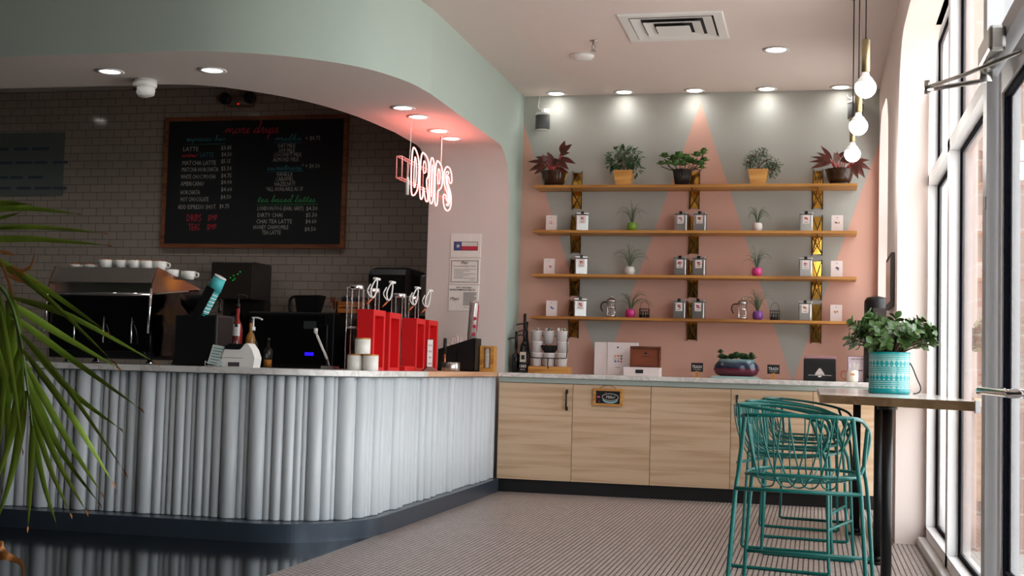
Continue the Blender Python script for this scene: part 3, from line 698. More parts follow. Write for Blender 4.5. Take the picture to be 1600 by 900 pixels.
# tea tins
TIN = mat('brushed_tin', (186, 186, 184), .3, .9, var=.08, scale=40)
def make_tin():
    t = thing('tea_tin', '', 'tin')
    mb = MB(); mb.box(-.05, .05, -.04, .04, 0, .135, bev=.008); mb.build('tin_body', TIN, t)
    mb = MB(); mb.box(-.052, .052, -.042, .042, .136, .152, bev=.004); mb.build('lid', TIN, t)
    mb = MB(); mb.box(-.012, .012, -.046, -.02, .138, .160, bev=.002); mb.build('clip', BLACK, t)
    mb = MB(); mb.box(-.026, .026, -.0415, -.0402, .062, .128); mb.build('label', PAPER, t)
    return t
tin = make_tin(); first = True
motif = [(190, 60, 80), (70, 110, 150), (150, 160, 60), (200, 120, 80), (190, 120, 60), (120, 90, 60), (200, 90, 60), (60, 140, 120), (180, 60, 60), (60, 110, 70), (190, 80, 110), (150, 170, 90)]
k = 0
for i, sh in enumerate((SH[1], SH[2], SH[3])):
    for j, x in enumerate((-1.868, -1.062, -.912, -.088)):
        lab = 'silver tea tin on the '+['second', 'third', 'lowest'][i]+' shelf, '+['beside the left bracket', 'just left of the middle bracket', 'just right of the middle bracket', 'beside the right bracket'][j]
        rz = [.25, -.05, -.08, -.03][j]
        if first: tin.location = (x, 10.31, sh); tin.rotation_euler[2] = rz; tin['label'] = lab; tin['group'] = 'silver tea tins'; t = tin; first = False
        else: t = dup(tin, (x, 10.31, sh), rz, lab, 'silver tea tins')
        mb = MB()
        c = motif[k]; rm = random.Random(k)
        for q in range(6):
            a = rm.uniform(-.012, .012); b = .098+rm.uniform(-.012, .012); s_ = rm.uniform(.003, .007)
            mb.box(a-s_, a+s_, -.0422, -.0418, b-s_*.6, b+s_*.6)
        mb.box(-.014, .014, -.0422, -.0418, .072, .075, 1)
        mb.build('motif', [mat('ink_%d' % k, c, .8, var=0), TXT_K], t); k += 1
# white card boxes at both ends
k = 0
for i, sh in enumerate((SH[1], SH[2], SH[3])):
    for j, x in enumerate(((-2.12, -2.13, -2.10)[i], .145)):
        t = thing('white_tea_carton', 'white carton with a small picture at the '+('left' if j == 0 else 'right')+' end of the '+['second', 'third', 'lowest'][i]+' shelf', 'carton', (x, 10.32, sh), .05 if j == 0 else 0, 'white cartons at the shelf ends')
        mb = MB(); mb.box(-.044, .044, -.03, .03, 0, .13, bev=.001); mb.build('box', PAPER, t)
        mb = MB(); rm = random.Random(50+k)
        for q in range(5): a = rm.uniform(-.014, .014); b = .07+rm.uniform(-.01, .01); mb.box(a-.006, a+.006, -.0315, -.0312, b-.004, b+.004)
        mb.box(-.003, .003, -.0315, -.0312, .108, .114, 1)
        mb.build('motif', [mat('cardink_%d' % k, [(210, 150, 140), (200, 160, 130), (200, 120, 110), (90, 70, 110), (70, 110, 170), (220, 140, 90)][k], .8, var=0), TXT_K], t); k += 1

# grassy air plants in little pots
def air_plant(x, z, rgb, lab, seed, spread=.14, h=.16, n=26):
    t = thing('potted_air_plant', lab, 'potted plant', (x, 10.30, z), 0, 'air plants in small round pots')
    mb = MB(); mb.lathe([(0, 0), (.024, 0), (.036, .012), (.042, .035), (.038, .06), (.033, .07), (.028, .07), (.03, .055), (0, .05)], n=28)
    mb.build('round_pot', mat('pot_%d_%d_%d' % rgb, rgb, .35, var=.04), t)
    rm = random.Random(seed); mb = MB()
    for i in range(n):
        a = rm.uniform(0, 2*PI); e = rm.uniform(.25, 1.0); L_ = h*rm.uniform(.7, 1.25)
        dx, dy = math.cos(a), math.sin(a)*.5; s_ = spread*e
        pts = [(0, 0, .055), (dx*s_*.25, dy*s_*.25, .055+L_*.55), (dx*s_*.65, dy*s_*.65, .055+L_*(.95-.3*e)), (dx*s_*1.05, dy*s_*1.05, .055+L_*(1-.75*e*e))]
        mb.tube(smooth_path(pts, 2), .0026, 4, r_end=.0005)
    mb.build('leaves', LEAFAIR, t)
air_plant(-1.457, SH[1], (112, 150, 44), 'grassy air plant in a lime green pot on the second shelf', 1, .15, .19, 18)
air_plant(-.466, SH[1], (222, 214, 208), 'grassy air plant in a white pot on the second shelf, right half', 2, .11, .16, 22)
air_plant(-1.468, SH[2], (214, 214, 210), 'grassy air plant in a white pot on the third shelf', 3, .17, .19)
air_plant(-.461, SH[2], (206, 62, 130), 'grassy air plant in a pink pot on the third shelf', 4, .14, .17)
air_plant(-1.455, SH[3], (186, 46, 120), 'grassy air plant in a magenta pot on the lowest shelf', 5, .19, .17)
air_plant(-.45, SH[3], (120, 64, 140), 'grassy air plant in a purple pot on the lowest shelf', 6, .18, .17)

# coffee presses and wire cages on the lowest shelf
for x, lab in ((-1.611, 'glass and steel coffee press left of the magenta pot'), (-.57, 'glass and steel coffee press left of the purple pot')):
    t = thing('coffee_press', lab, 'coffee press', (x, 10.31, SH[3]), 0, 'coffee presses')
    mb = MB(); mb.lathe([(.036, .012), (.036, .125), (.037, .13)], n=24); mb.build('glass_beaker', GLASS, t)
    mb = MB()
    for z in (.008, .075): mb.lathe([(.0375, z), (.0385, z), (.0385, z+.014), (.0375, z+.014)], n=24)
    for k in range(4):
        a = PI/4+k*PI/2; mb.tube([(.042*math.cos(a), .042*math.sin(a), 0), (.038*math.cos(a), .038*math.sin(a), .02), (.038*math.cos(a), .038*math.sin(a), .125)], .003, 6)
    mb.lathe([(0, .03), (.034, .03), (.034, .036), (0, .036)], n=24); mb.tube([(0, 0, .03), (0, 0, .17)], .002, 6)
    mb.build('steel_frame', CHROME, t)
    mb = MB(); mb.lathe([(.040, .125), (.040, .135), (.032, .15), (.012, .158), (.0, .159)], n=24); mb.lathe([(0, .158), (.004, .16), (.009, .17), (.004, .18), (0, .181)], n=12); mb.build('lid', STEEL, t)
    mb = MB(); mb.tube(smooth_path([(-.037, 0, .125), (-.075, 0, .125), (-.088, 0, .085), (-.07, 0, .05)], 3), .005, 8); mb.build('handle', BLACKM, t)
for x, lab in ((-1.342, 'little black wire basket right of the magenta pot'), (-.32, 'little black wire basket right of the purple pot')):
    t = thing('wire_basket', lab, 'wire basket', (x, 10.30, SH[3]), 0, 'wire baskets')
    mb = MB(); r = .0016
    for z in (.003, .025, .05, .075): mb.tube([(-.036, -.03, z), (.036, -.03, z), (.036, .03, z), (-.036, .03, z)], r, 5, closed=True)
    for k in range(5):
        u = -.036+.018*k
        for y in (-.03, .03): mb.tube([(u, y, .003), (u, y, .077)], r, 5)
    for k in range(4):
        for xx in (-.036, .036): mb.tube([(xx, -.03+.02*k, .003), (xx, -.03+.02*k, .077)], r, 5)
    mb.build('wire_body', BLACKM, t)
    mb = MB(); mb.tube(smooth_path([(-.036, 0, .075), (-.03, 0, .12), (0, 0, .145), (.03, 0, .12), (.036, 0, .075)], 2), r, 5); mb.build('handle', BRASSR, t)
    mb = MB()
    for k in range(3): mb.lathe([(0, .004), (.010, .004), (.010, .026), (.004, .03), (.004, .05), (0, .05)], -.022+.022*k, 0, 12)
    mb.build('vials', BLACK, t)

# ------------------------------------------------------------------ plants on the top shelf
def pot_round(t, prof, m): 
    mb = MB(); mb.lathe(prof, n=32); return mb.build('pot', m, t)
def broad_plant(x, lab, seed, lean, leaves, rx=1.0):
    t = thing('red_leaf_plant', lab, 'potted plant', (x, 10.32, SH[0]))
    pot_round(t, [(0, .008), (.062, .008), (.085, .03), (.10, .075), (.105, .108), (.112, .118), (.112, .126), (.10, .126), (.094, .11), (0, .105)], BROWNPOT)
    mb = MB(); mb.lathe([(0, 0), (.078, 0), (.086, .014), (.08, .016), (.0, .012)], n=32); mb.build('saucer', BROWNPOT, t)
    mb = MB(); mb.lathe([(.098, .112), (0, .116)], n=24); mb.build('soil', SOIL, t)
    ms = MB(); ml = MB()
    for (bx, bz, dx, dz, ln, w, dy) in leaves:
        ms.tube(smooth_path([(bx*.3, 0, .11), (bx*.7, dy*.1, .11+(bz-.11)*.6), (bx, dy*.3, bz)], 2), .005, 6, r_end=.003)
        ml.leaf((bx, dy*.3, bz), (dx, dy, dz), (0, -1, .35), ln*.95, w*.8, curl=.25)
    ms.build('stems', REDSTEM, t); ml.build('leaves', REDLEAF, t)
broad_plant(-2.11, 'dark red leaved plant in a brown bowl at the left end of top shelf', 1, 0,
  [(.06, .27, .2, 1, .12, .034, -.1), (.07, .27, .8, .8, .115, .034, -.2), (.06, .25, .9, .25, .09, .024, -.3), (.07, .22, 1, -.3, .15, .03, -.4), (.05, .2, 1, -.7, .14, .036, -.5), (-.02, .2, -.5, 1, .13, .034, .1),
   (-.04, .2, -1, .5, .12, .03, -.2), (-.05, .19, -1, .12, .16, .024, -.3), (-.05, .17, -1, -.35, .15, .032, -.4), (-.03, .15, -1, -.6, .13, .03, -.5), (0, .17, .1, 1, .12, .04, .2), (0, .15, -.3, .5, .12, .045, -.5), (.03, .15, .4, .3, .1, .045, -.7), (.02, .14, .9, -.2, .13, .03, -.3), (-.03, .17, -.6, .9, .12, .032, .3), (.04, .24, -.2, .8, .08, .026, .3), (-.01, .16, .1, .2, .1, .05, -.9)])
broad_plant(.16, 'red and green plant in a brown bowl at the right end of top shelf', 2, 0,
  [(-.06, .2, -.7, 1, .15, .022, -.1), (-.07, .19, -1, .7, .13, .02, -.2), (-.07, .18, -1, .3, .16, .02, -.3), (-.07, .17, -1, .05, .17, .022, -.4), (-.06, .16, -1, -.25, .18, .03, -.5), (-.03, .18, .1, 1, .11, .026, .1), (-.02, .2, .7, .8, .09, .022, -.2),
   (0, .17, .9, .5, .12, .032, -.4), (.02, .16, 1, .2, .12, .03, -.5), (.08, .18, .4, 1, .12, .028, .2), (.09, .18, 1, .2, .14, .026, -.1), (.1, .17, 1, -.4, .15, .03, -.3), (.1, .15, .8, -1, .15, .034, -.5), (.08, .14, .5, -1, .14, .034, -.6), (-.02, .15, -.2, .6, .09, .04, -.7), (.04, .15, .3, .4, .1, .04, -.8)])
# ficus in tan square pot
def tan_pot(t, m, a=.055, b=.078, h=.125):
    mb = MB(); vs = [(-a, -a, 0), (a, -a, 0), (a, a, 0), (-a, a, 0), (-b, -b, h), (b, -b, h), (b, b, h), (-b, b, h), (-b+.01, -b+.01, h), (b-.01, -b+.01, h), (b-.01, b-.01, h), (-b+.01, b-.01, h)]
    mb.add(vs, [[0, 3, 2, 1], [0, 1, 5, 4], [1, 2, 6, 5], [2, 3, 7, 6], [3, 0, 4, 7], [4, 5, 9, 8], [5, 6, 10, 9], [6, 7, 11, 10], [7, 4, 8, 11]]); mb.build('pot', m, t)
    mb = MB(); mb.box(-b+.008, b-.008, -b+.008, b-.008, h-.012, h-.006); mb.build('soil', SOIL, t)
TANP = wood('tan_wood_pot', (224, 168, 92), (196, 138, 66), 'X', 6, .55)
def bushy(t, blobs, leafm, ln, w, n, seed, stemm, z0, ax=0.0, pt=.6):
    rm = random.Random(seed); ml = MB(); ms = MB()
    for (cx, cz, rx, rz, k) in blobs:
        ms.tube(smooth_path([(ax, 0, z0), (ax+(cx-ax)*.3, 0, z0+(cz-z0)*.6), (cx, 0, cz)], 2), .0035, 5, r_end=.002)
        for i in range(int(n*k)):
            a = rm.uniform(0, 2*PI); b = math.acos(rm.uniform(-1, 1)); q = rm.uniform(.35, 1)**.5
            d = Vector((math.cos(a)*math.sin(b), math.sin(a)*math.sin(b), math.cos(b)))
            p = Vector((cx+d.x*rx*q, d.y*min(rx, .07)*q, cz+d.z*rz*q))
            dd = d+Vector((rm.uniform(-.5, .5), rm.uniform(-.6, .2), rm.uniform(-.6, .3)))
            ml.leaf(p, dd, (rm.uniform(-.4, .4), -.6, .8), ln*rm.uniform(.7, 1.2), w*rm.uniform(.8, 1.2), curl=.2, point=pt)
            if rm.random() < .25: ms.tube([(cx, 0, cz), tuple(p)], .0016, 4)
    ms.build('stems', stemm, t); ml.build('leaves', leafm, t)
STEMB = mat('brown_stem', (84, 66, 44), .7)
t = thing('potted_ficus', 'bushy green plant in a tan square pot, second from the left on the top shelf', 'potted plant', (-1.535, 10.32, SH[0])); tan_pot(t, TANP)
bushy(t, [(-.05, .23, .085, .085, 1), (.05, .24, .085, .08, 1), (.09, .16, .04, .07, .45), (0, .27, .07, .05, .5), (-.1, .19, .035, .05, .25)], LEAFD, .045, .0095, 90, 3, STEMB, .12)
t = thing('potted_aeonium', 'low rosette plant in a dark ribbed pot at the middle of the top shelf', 'potted plant', (-1.062, 10.295, SH[0]))
mb = MB(); mb.lathe([(0, 0), (.05, 0), (.072, .13), (.066, .13), (.062, .115), (0, .11)], n=32)
for k in range(26): a = 2*PI*k/26; mb.tube([(.052*math.cos(a), .052*math.sin(a), .003), (.073*math.cos(a), .073*math.sin(a), .128)], .0035, 5)
mb.build('pot', mat('dark_ribbed_pot', (46, 40, 36), .5), t)
mb = MB(); mb.lathe([(.064, .118), (0, .122)], n=20); mb.build('soil', SOIL, t)
ml = MB(); ms = MB(); rm = random.Random(9)
for (cx, cz, r) in ((-.14, .225, .035), (-.165, .165, .03), (-.11, .165, .03), (-.07, .2, .042), (-.02, .215, .045), (.03, .2, .045), (.06, .185, .04), (-.05, .155, .04), (.0, .16, .04), (.1, .17, .035), (.12, .225, .036), (.145, .16, .035), (.175, .195, .03), (.165, .25, .028), (.17, .275, .026), (.16, .13, .025)):
    dy = rm.uniform(-.05, .03)
    ms.tube(smooth_path([(cx*.15, dy*.3, .11), (cx*.6, dy, .13), (cx, dy, cz-.01)], 2), .004, 5)
    for k in range(14):
        a = 2*PI*k*.382; e = .15+.85*k/14
        ml.leaf((cx, dy, cz), (math.cos(a)*e, math.sin(a)*e, 1.1-e), (0, 0, 1), r*(1.15+.55*e), r*.55, curl=-.1, point=.4)
ms.build('stems', STEMB, t); ml.build('leaves', mat('rosette_leaf', (84, 116, 62), .5, var=.2), t)
t = thing('potted_trailing_plant', 'feathery trailing plant in a tan square pot, right of the centre on the top shelf', 'potted plant', (-.463, 10.32, SH[0])); tan_pot(t, TANP)
mb = MB(); mb.lathe([(.07, .118), (.05, .135), (0, .142)], n=20); mb.build('red_gravel', mat('red_gravel', (110, 40, 34), .9, var=.3, scale=80), t)
bushy(t, [(-.07, .19, .05, .05, 1.2), (-.03, .24, .05, .045, 1), (.03, .27, .035, .03, .8), (.06, .2, .06, .06, 1), (.11, .13, .055, .06, 1.6), (.14, .17, .045, .04, .6)], mat('feather_leaf', (64, 92, 62), .6, var=.25), .022, .0035, 110, 4, STEMB, .13)

# ------------------------------------------------------------------ menu board and papers on the tiled wall
mbd = thing('chalkboard_menu', 'large brown framed chalkboard menu on the tiled wall', 'menu board', (0, 0, 0))
BX0, BX1, BZ0, BZ1 = -6.25, -4.347, 2.037, 3.32; BY = YT-.035
mb = MB(); fw = .04
for a in ((BX0, BX1, BZ0, BZ0+fw), (BX0, BX1, BZ1-fw, BZ1), (BX0, BX0+fw, BZ0+fw, BZ1-fw), (BX1-fw, BX1, BZ0+fw, BZ1-fw)): mb.box(a[0], a[1], BY-.012, YT-.002, a[2], a[3])
mb.build('board_frame', wood('board_frame_wood', (132, 76, 44), (98, 52, 30), 'X', 5), mbd)
mb = MB(); mb.box(BX0+fw, BX1-fw, BY, YT-.004, BZ0+fw, BZ1-fw); mb.build('slate', CHALK, mbd)
def BP(cx, cy):
    t = (cy-55)/800; L_ = 85-30*t; R_ = 1205-35*t; u = (cx-L_)/(R_-L_); top = 70-30*u; bot = 855+5*u; v = (cy-top)/(bot-top)
    return BX0+1.903*u, BZ1-1.283*v
K = 1.283/785
groups = {'W': MB(), 'T': MB(), 'R': MB(), 'G': MB()}
def btext(s_, cx, cy, h, g='W', x1=None):
    """cx, cy = lower-left corner, h = cap height, x1 = right end (fits the word's width)"""
    x, z = BP(cx, cy); size = h*K/.69
    v, f = text_geo(s_, size, bold=-.0012*0)
    wid = max(p[0] for p in v)-min(p[0] for p in v); sx = ((BP(x1, cy)[0]-x)/wid) if x1 else .7
    groups[g].add([(x+a*sx, BY-.0015, z+b) for a, b, c in v], f)
def bscript(s_, cx, cy, xh, g, x1, r=.0035):
    x, z = BP(cx, cy); put_script(groups[g], s_, x, z, BY-.002, xh*K, r=r, width=BP(x1, cy)[0]-x-.25*xh*K)
bscript('more drips', 452, 165, 34, 'R', 790, .004)
bscript('espresso bar', 212, 212, 17, 'T', 458)
bscript('milks', 760, 205, 18, 'T', 925); bscript('sweetners', 712, 385, 18, 'T', 925); bscript('tea based lattes', 652, 580, 20, 'G', 1008)
for (w_, a, b, c) in (('LATTE', 192, 272, 287), ('MATCHA LATTE', 188, 357, 397), ('MATCHA HORCHATA', 185, 397, 412), ('WHITE CHOC MOCHA', 180, 440, 398), ('AMERICANO', 180, 482, 325), ('HORCHATA', 178, 534, 298), ('HOT CHOCOLATE', 178, 576, 352), ('ADD ESPRESSO SHOT', 163, 622, 398)): btext(w_, a, b, 26, 'W', c)
bscript('wow', 185, 308, 16, 'R', 285); btext('LATTE', 298, 306, 26, 'T', 382)
for (w_, a, b, c) in (('$3.85', 430, 262, 494), ('$4.50', 432, 302, 494), ('$5.15', 430, 343, 488), ('$5.50', 430, 388, 494), ('$4.75', 430, 431, 494), ('$4.00', 430, 470, 496), ('$4.60', 430, 514, 497), ('$4.50', 428, 560, 492), ('$0.75', 420, 616, 480)): btext(w_, a, b, 24, 'W', c)
btext('DRIPS', 216, 695, 42, 'R', 305); btext('$MP', 348, 690, 34, 'R', 408); btext('TEAS', 228, 750, 40, 'R', 298); btext('$MP', 343, 744, 32, 'R', 402)
btext('+ $0.75', 945, 200, 24, 'W', 1033); btext('* + $0.50', 922, 370, 24, 'W', 1030)
for (w_, a, b, c) in (('OAT MILK', 776, 248, 886), ('SOY MILK', 784, 277, 882), ('COCONUT MILK', 754, 303, 920), ('ALMOND MILK', 748, 332, 906), ('VANILLA', 770, 421, 868), ('CARAMEL', 764, 450, 872), ('HAZELNUT', 756, 480, 882), ('*ALL AVAILABLE AS SF', 706, 511, 928),
  ('LONDON FOG (EARL GREY)', 652, 628, 930), ('DIRTY CHAI', 653, 669, 802), ('CHAI TEA LATTE', 645, 707, 860), ('HONEY CHAMOMILE', 628, 742, 838), ('TEA LATTE', 680, 774, 794), ('$4.50', 946, 628, 1013), ('$5.50', 944, 668, 1010), ('$4.60', 942, 706, 1006), ('$4.50', 936, 753, 1002)): btext(w_, a, b, 24, 'W', c)
for (a, b, c, d, g) in ((196, 232, 455, 226, 'T'), (757, 217, 927, 216, 'T'), (708, 397, 932, 389, 'T'), (645, 594, 1020, 590, 'G')):
    x, z = BP(a, b); x2, z2 = BP(c, d); groups[g].tube([(x, BY-.002, z), (x2, BY-.002, z2)], .0028, 4)
for g, m, nm in (('W', TXT_W, 'white chalk writing'), ('T', TXT_T, 'teal chalk writing'), ('R', TXT_R, 'red chalk writing'), ('G', TXT_G, 'green chalk writing')):
    groups[g].build('chalk_writing', m, mbd)['label'] = nm
t = thing('paper_notice', 'large dim grey notice sheet on the tiled wall at far left', 'notice', (0, 0, 0))
mb = MB(); mb.box(-8.2, -7.37, YT-.012, YT-.002, 2.555, 3.2); mb.build('sheet', mat('grey_green_sheet', (92, 98, 92), .7), t)
mb = MB()
for i, (w_, x, z, s_) in enumerate((('ESPRESSO MACHINE', -8.15, 3.02, .055), ('HOUSE COFFEE BEANS', -8.12, 2.88, .05), ('FRESH BREWED WITH LOVE', -8.18, 2.73, .055), ('ASK ABOUT IT', -8.1, 2.62, .05))):
    for k in range(3+i % 2): mb.box(x+.21*k, x+.21*k+.15+.02*((i+k) % 3), YT-.0135, YT-.0125, z, z+.028)
mb.build('faint_lines', mat('faded_blue_ink', (58, 70, 80), .8), t)

# framed papers on the pillar (plane y = 10.01, facing the camera)
PY = 10.01
def paper(name, label, x0, x1, z0, z1):
    t = thing(name, label, 'certificate', (0, 0, 0)); mb = MB(); mb.box(x0, x1, PY-.006, PY-.0005, z0, z1, bev=.002); mb.build('sheet', mat('certificate_paper', (240, 236, 230), .5), t); return t
t = paper('flag_poster', 'top sheet on the pillar, with a lone star flag picture', -2.884, -2.632, 1.838, 2.03)
mb = MB(); mb.box(-2.855, -2.655, PY-.0072, PY-.0065, 1.893, 1.965); mb.build('flag_border', TXT_K, t)
mb = MB(); mb.box(-2.851, -2.79, PY-.008, PY-.0073, 1.897, 1.961); mb.build('flag_blue', mat('flag_blue', (74, 82, 140), .7), t)
mb = MB(); mb.box(-2.79, -2.659, PY-.008, PY-.0073, 1.929, 1.961); mb.build('flag_white', mat('flag_white', (216, 212, 206), .7), t)
mb = MB(); mb.box(-2.79, -2.659, PY-.008, PY-.0073, 1.897, 1.929); mb.build('flag_red', mat('flag_red', (196, 52, 70), .7), t)
mb = MB(); star = [(-2.82+(.02 if k % 2 == 0 else .008)*math.sin(k*PI/5), 1.929+(.02 if k % 2 == 0 else .008)*math.cos(k*PI/5)) for k in range(10)]; mb.prism(star, PY-.0085, PY-.008, 'XZ'); mb.build('star', mat('flag_white', (216, 212, 206)), t)
def logo(mb, mr, x, z, s_):
    put_text(mb, 'Plano', x+.35*s_, z, PY-.0075, s_, sx=.95, bold=.0006)
    mb.tube(smooth_path([(x, PY-.0075, z-.15*s_), (x+.05*s_, PY-.0075, z+.6*s_), (x+.25*s_, PY-.0075, z+.5*s_), (x+.08*s_, PY-.0075, z+.15*s_)], 2), .05*s_, 4)
    mr.box(x-.05*s_, x+.05*s_, PY-.008, PY-.0075, z-.28*s_, z); mr.box(x+.6*s_, x+2.0*s_, PY-.0078, PY-.0074, z-.28*s_, z-.2*s_)
t = paper('city_permit', 'middle certificate on the pillar with a dark border', -2.886, -2.634, 1.622, 1.826)
mb = MB(); mr = MB()
for a in ((-2.872, -2.648, 1.636, 1.640), (-2.872, -2.648, 1.808, 1.812), (-2.872, -2.868, 1.636, 1.812), (-2.652, -2.648, 1.636, 1.812)): mb.box(a[0], a[1], PY-.0075, PY-.0062, a[2], a[3])
logo(mb, mr, -2.79, 1.788, .024); put_text(mb, 'FOOD ESTABLISHMENT PERMIT', -2.85, 1.762, PY-.0075, .013)
for k in range(7): mb.box(-2.85, -2.67-.05*(k % 3), PY-.0072, PY-.0066, 1.74-.012*k, 1.7425-.012*k)
mb.tube(smooth_path([(-2.72+.008*k, PY-.0075, 1.652+(.008 if k % 2 else 0)) for k in range(7)], 2), .0008, 4)
mb.build('print', TXT_K, t); mr.build('red_print', mat('logo_red', (200, 40, 50), .7), t)
t = paper('health_certificate', 'lowest certificate on the pillar reading City of Plano Environmental Health', -2.888, -2.638, 1.408, 1.612)
mb = MB(); mr = MB(); put_text(mb, 'CITY OF PLANO', -2.828, 1.588, PY-.0075, .018, bold=.0005); put_text(mb, 'ENVIRONMENTAL HEALTH', -2.876, 1.570, PY-.0075, .018, bold=.0005, sx=.95)
logo(mb, mr, -2.872, 1.495, .03)
for k in range(12): mb.box(-2.765, -2.655-.02*(k % 4 == 3), PY-.0072, PY-.0066, 1.552-.009*k, 1.556-.009*k)
mb.tube(smooth_path([(-2.76+.01*k, PY-.0075, 1.432+(.008 if k % 2 else 0)) for k in range(8)], 2), .0008, 4)
mb.build('print', TXT_K, t); mr.build('red_print', mat('logo_red', (200, 40, 50), .7), t)

# ------------------------------------------------------------------ on the bar: espresso machine
CT = .925
em = thing('espresso_machine', 'large chrome and black espresso machine on the left of the bar', 'espresso machine', (-4.09, 7.0, CT))
BGL = mat('black_glass', (10, 10, 11), .06, coat=.3)
ML = .33   # half width
mb = MB()
mb.box(-ML, ML, -.175, .30, .06, .40, bev=.01); mb.build('body', BGL, em)
mb = MB(); mb.add([(-ML, -.185, .475), (ML, -.185, .475), (ML, -.135, .565), (-ML, -.135, .565), (-ML, .36, .42), (ML, .36, .42), (ML, .40, .478), (-ML, .40, .478)], [[0, 1, 2, 3], [3, 2, 6, 7], [4, 7, 6, 5], [0, 4, 5, 1]]); mb.box(-ML, ML, -.13, .27, .40, .475); mb.build('top_panel', STEEL, em)
for sx in (-1, 1):
    mb = MB(); x = sx*(ML+.004)
    P = [(-.20, .41), (-.19, .475), (-.135, .57), (.42, .475)]
    mb.prism(P, x-.004, x+.004, 'YZ'); mb.build('side_trim', mat('polished_side', (196, 150, 134), .1, 1, var=0), em)
    mb = MB(); mb.prism([(-.19, .405), (.40, .465), (.36, .3), (.30, .06), (-.12, .05), (-.18, .2)], x-.003, x+.003, 'YZ'); mb.build('side_panel', mat('dark_mirror', (60, 50, 48), .12, 1, var=.3, scale=9, bump=.6), em)
mb = MB(); mb.tube([(-ML-.02, -.215, .405), (ML+.01, -.215, .405)], .008, 10); mb.tube([(-ML-.03, -.215, .405), (-ML-.02, -.215, .405)], .013, 10); mb.build('cup_rail', CHROME, em)
for sx in (-1, 1):
    mb = MB(); mb.tube([(sx*(ML+.005), -.20, .44), (sx*(ML+.005), -.212, .18)], .008, 8); mb.build('corner_trim', CHROME, em)
for (x, y) in ((-.27, -.06), (.27, -.06), (-.27, .25), (.27, .25)):
    mb = MB(); mb.lathe([(.02, 0), (.024, .01), (.014, .02), (.014, .1)], x, y, 14); mb.build('foot', CHROME, em)
mb = MB(); mb.box(-ML+.02, ML-.02, -.20, .22, .03, .075, bev=.006); mb.build('drip_tray', BLACKM, em)
for x in (-.17, .02, .2):
    mb = MB(); mb.tube([(x, -.16, .3), (x+.02, -.2, .2), (x+.03, -.21, .12)], .005, 8); mb.build('steam_wand', CHROME, em)
# cups standing on top
CUPTOP = CT+.566
cupspots = [(-.27, 0, 'saucer'), (-.17, 0, 'saucer'), (-.07, 0, 'cup'), (.02, .02, 'cup'), (.10, .03, 'cup'), (.17, .05, 'cup'), (.24, .08, 'cup')]
COPPER = mat('copper_rim', (196, 110, 70), .3, .8)
def cup(x, y, z, r, h, lab, grp, handle=True, m=CERAM):
    t = thing('cup', lab, 'cup', (x, y, z), 0, grp)
    mb = MB(); mb.lathe([(0, 0), (r*.72, 0), (r*.95, h*.35), (r, h), (r*.93, h), (r*.86, h*.3), (0, h*.15)], n=24); mb.build('bowl', m, t)
    if handle:
        mb = MB(); mb.tube(smooth_path([(r*.95, 0, h*.8), (r*1.5, 0, h*.8), (r*1.5, 0, h*.35), (r*.9, 0, h*.3)], 2), .005, 8); mb.build('handle', m, t)
    return t
for i, (dx, dy, kd) in enumerate(cupspots):
    if kd == 'cup':
        t = cup(-4.09+dx, 6.98+dy, CUPTOP, .046, .052, f'white espresso cup on top of the machine, {["", "", "leftmost of the upright cups", "second upright cup from the left", "third upright cup from the left", "fourth upright cup from the left", "rightmost cup in front"][i]}', 'white cups on the espresso machine', handle=(i == 6))
    else:
        t = cup(-4.09+dx, 6.98, CUPTOP, .044, .022, ['shallow white dish with copper spoons at the left on the machine', 'second shallow white dish with copper spoons on the machine'][i], 'white dishes on the espresso machine', False)
    mb = MB(); rm = random.Random(i)
    for q in range(7): a = rm.uniform(0, 6.3); h0 = .05 if kd == 'cup' else .022; mb.lathe([(0, -.006), (.008, 0), (0, .006)], n=8, M=Matrix.Translation((.025*math.cos(a), .025*math.sin(a), h0+.004)))
    mb.build('copper_scoops', COPPER, t)
for i in range(3): cup(-4.0+.09*i+.1, 7.10+.04*i, CUPTOP-.034-.006*i, .045, .05, ['white cup at the back right of the machine top, left one', 'white cup at the back right of the machine top, middle one', 'white cup at the far right rim of the machine top'][i], 'white cups at the back of the machine top', i == 2)
# glass jars left of machine
for i, x in enumerate((-4.62, -4.5)):
    t = thing('glass_jar', ['clear glass jar behind the palm leaves, left of the machine', 'clear glass jar just left of the espresso machine'][i], 'jar', (x, 7.05, CT), 0, 'glass jars'); mb = MB(); mb.lathe([(0, 0), (.045, 0), (.045, .16), (.03, .18), (.03, .19)], n=20); mb.build('glass', GLASS, t); mb = MB(); mb.lathe([(0, .19), (.033, .19), (.033, .21), (0, .21)], n=20); mb.build('lid', STEEL, t)

# grinder and cup sleeve stack
gr = thing('coffee_grinder', 'tall black coffee grinder cabinet beside the espresso machine', 'grinder', (-3.55, 7.02, CT))
mb = MB(); mb.box(-.11, .16, -.10, .12, 0, .30, bev=.012); mb.build('body', BLACK, gr)
mb = MB(); mb.lathe([(.05, .30), (.10, .36), (.11, .42), (.0, .43)], -.04, .05, 20); mb.build('hopper', BLACK, gr)
t = thing('paper_cup_stack', 'leaning stack of teal patterned paper cups in a black holder', 'cup stack', (-3.50, 6.93, CT+.305))
Mx = Matrix.Rotation(math.radians(28), 4, 'Y') @ Matrix.Scale(1.22, 4)
TC = mat('teal_paper', (70, 176, 178), .6, var=.15, scale=60)
mb = MB(); mb.lathe([(.028, .0), (.031, .13)], n=24, M=Mx); 
for k in range(13): mb.lathe([(.031, .01+k*.009), (.034, .013+k*.009), (.031, .016+k*.009)], n=24, mi=k % 2, M=Mx)
mb.build('nested_rims', [TC, WHITEP], t)
mb = MB(); mb.lathe([(.036, .13), (.030, .195), (.0, .195)], n=24, M=Mx); mb.build('top_cup', TC, t)
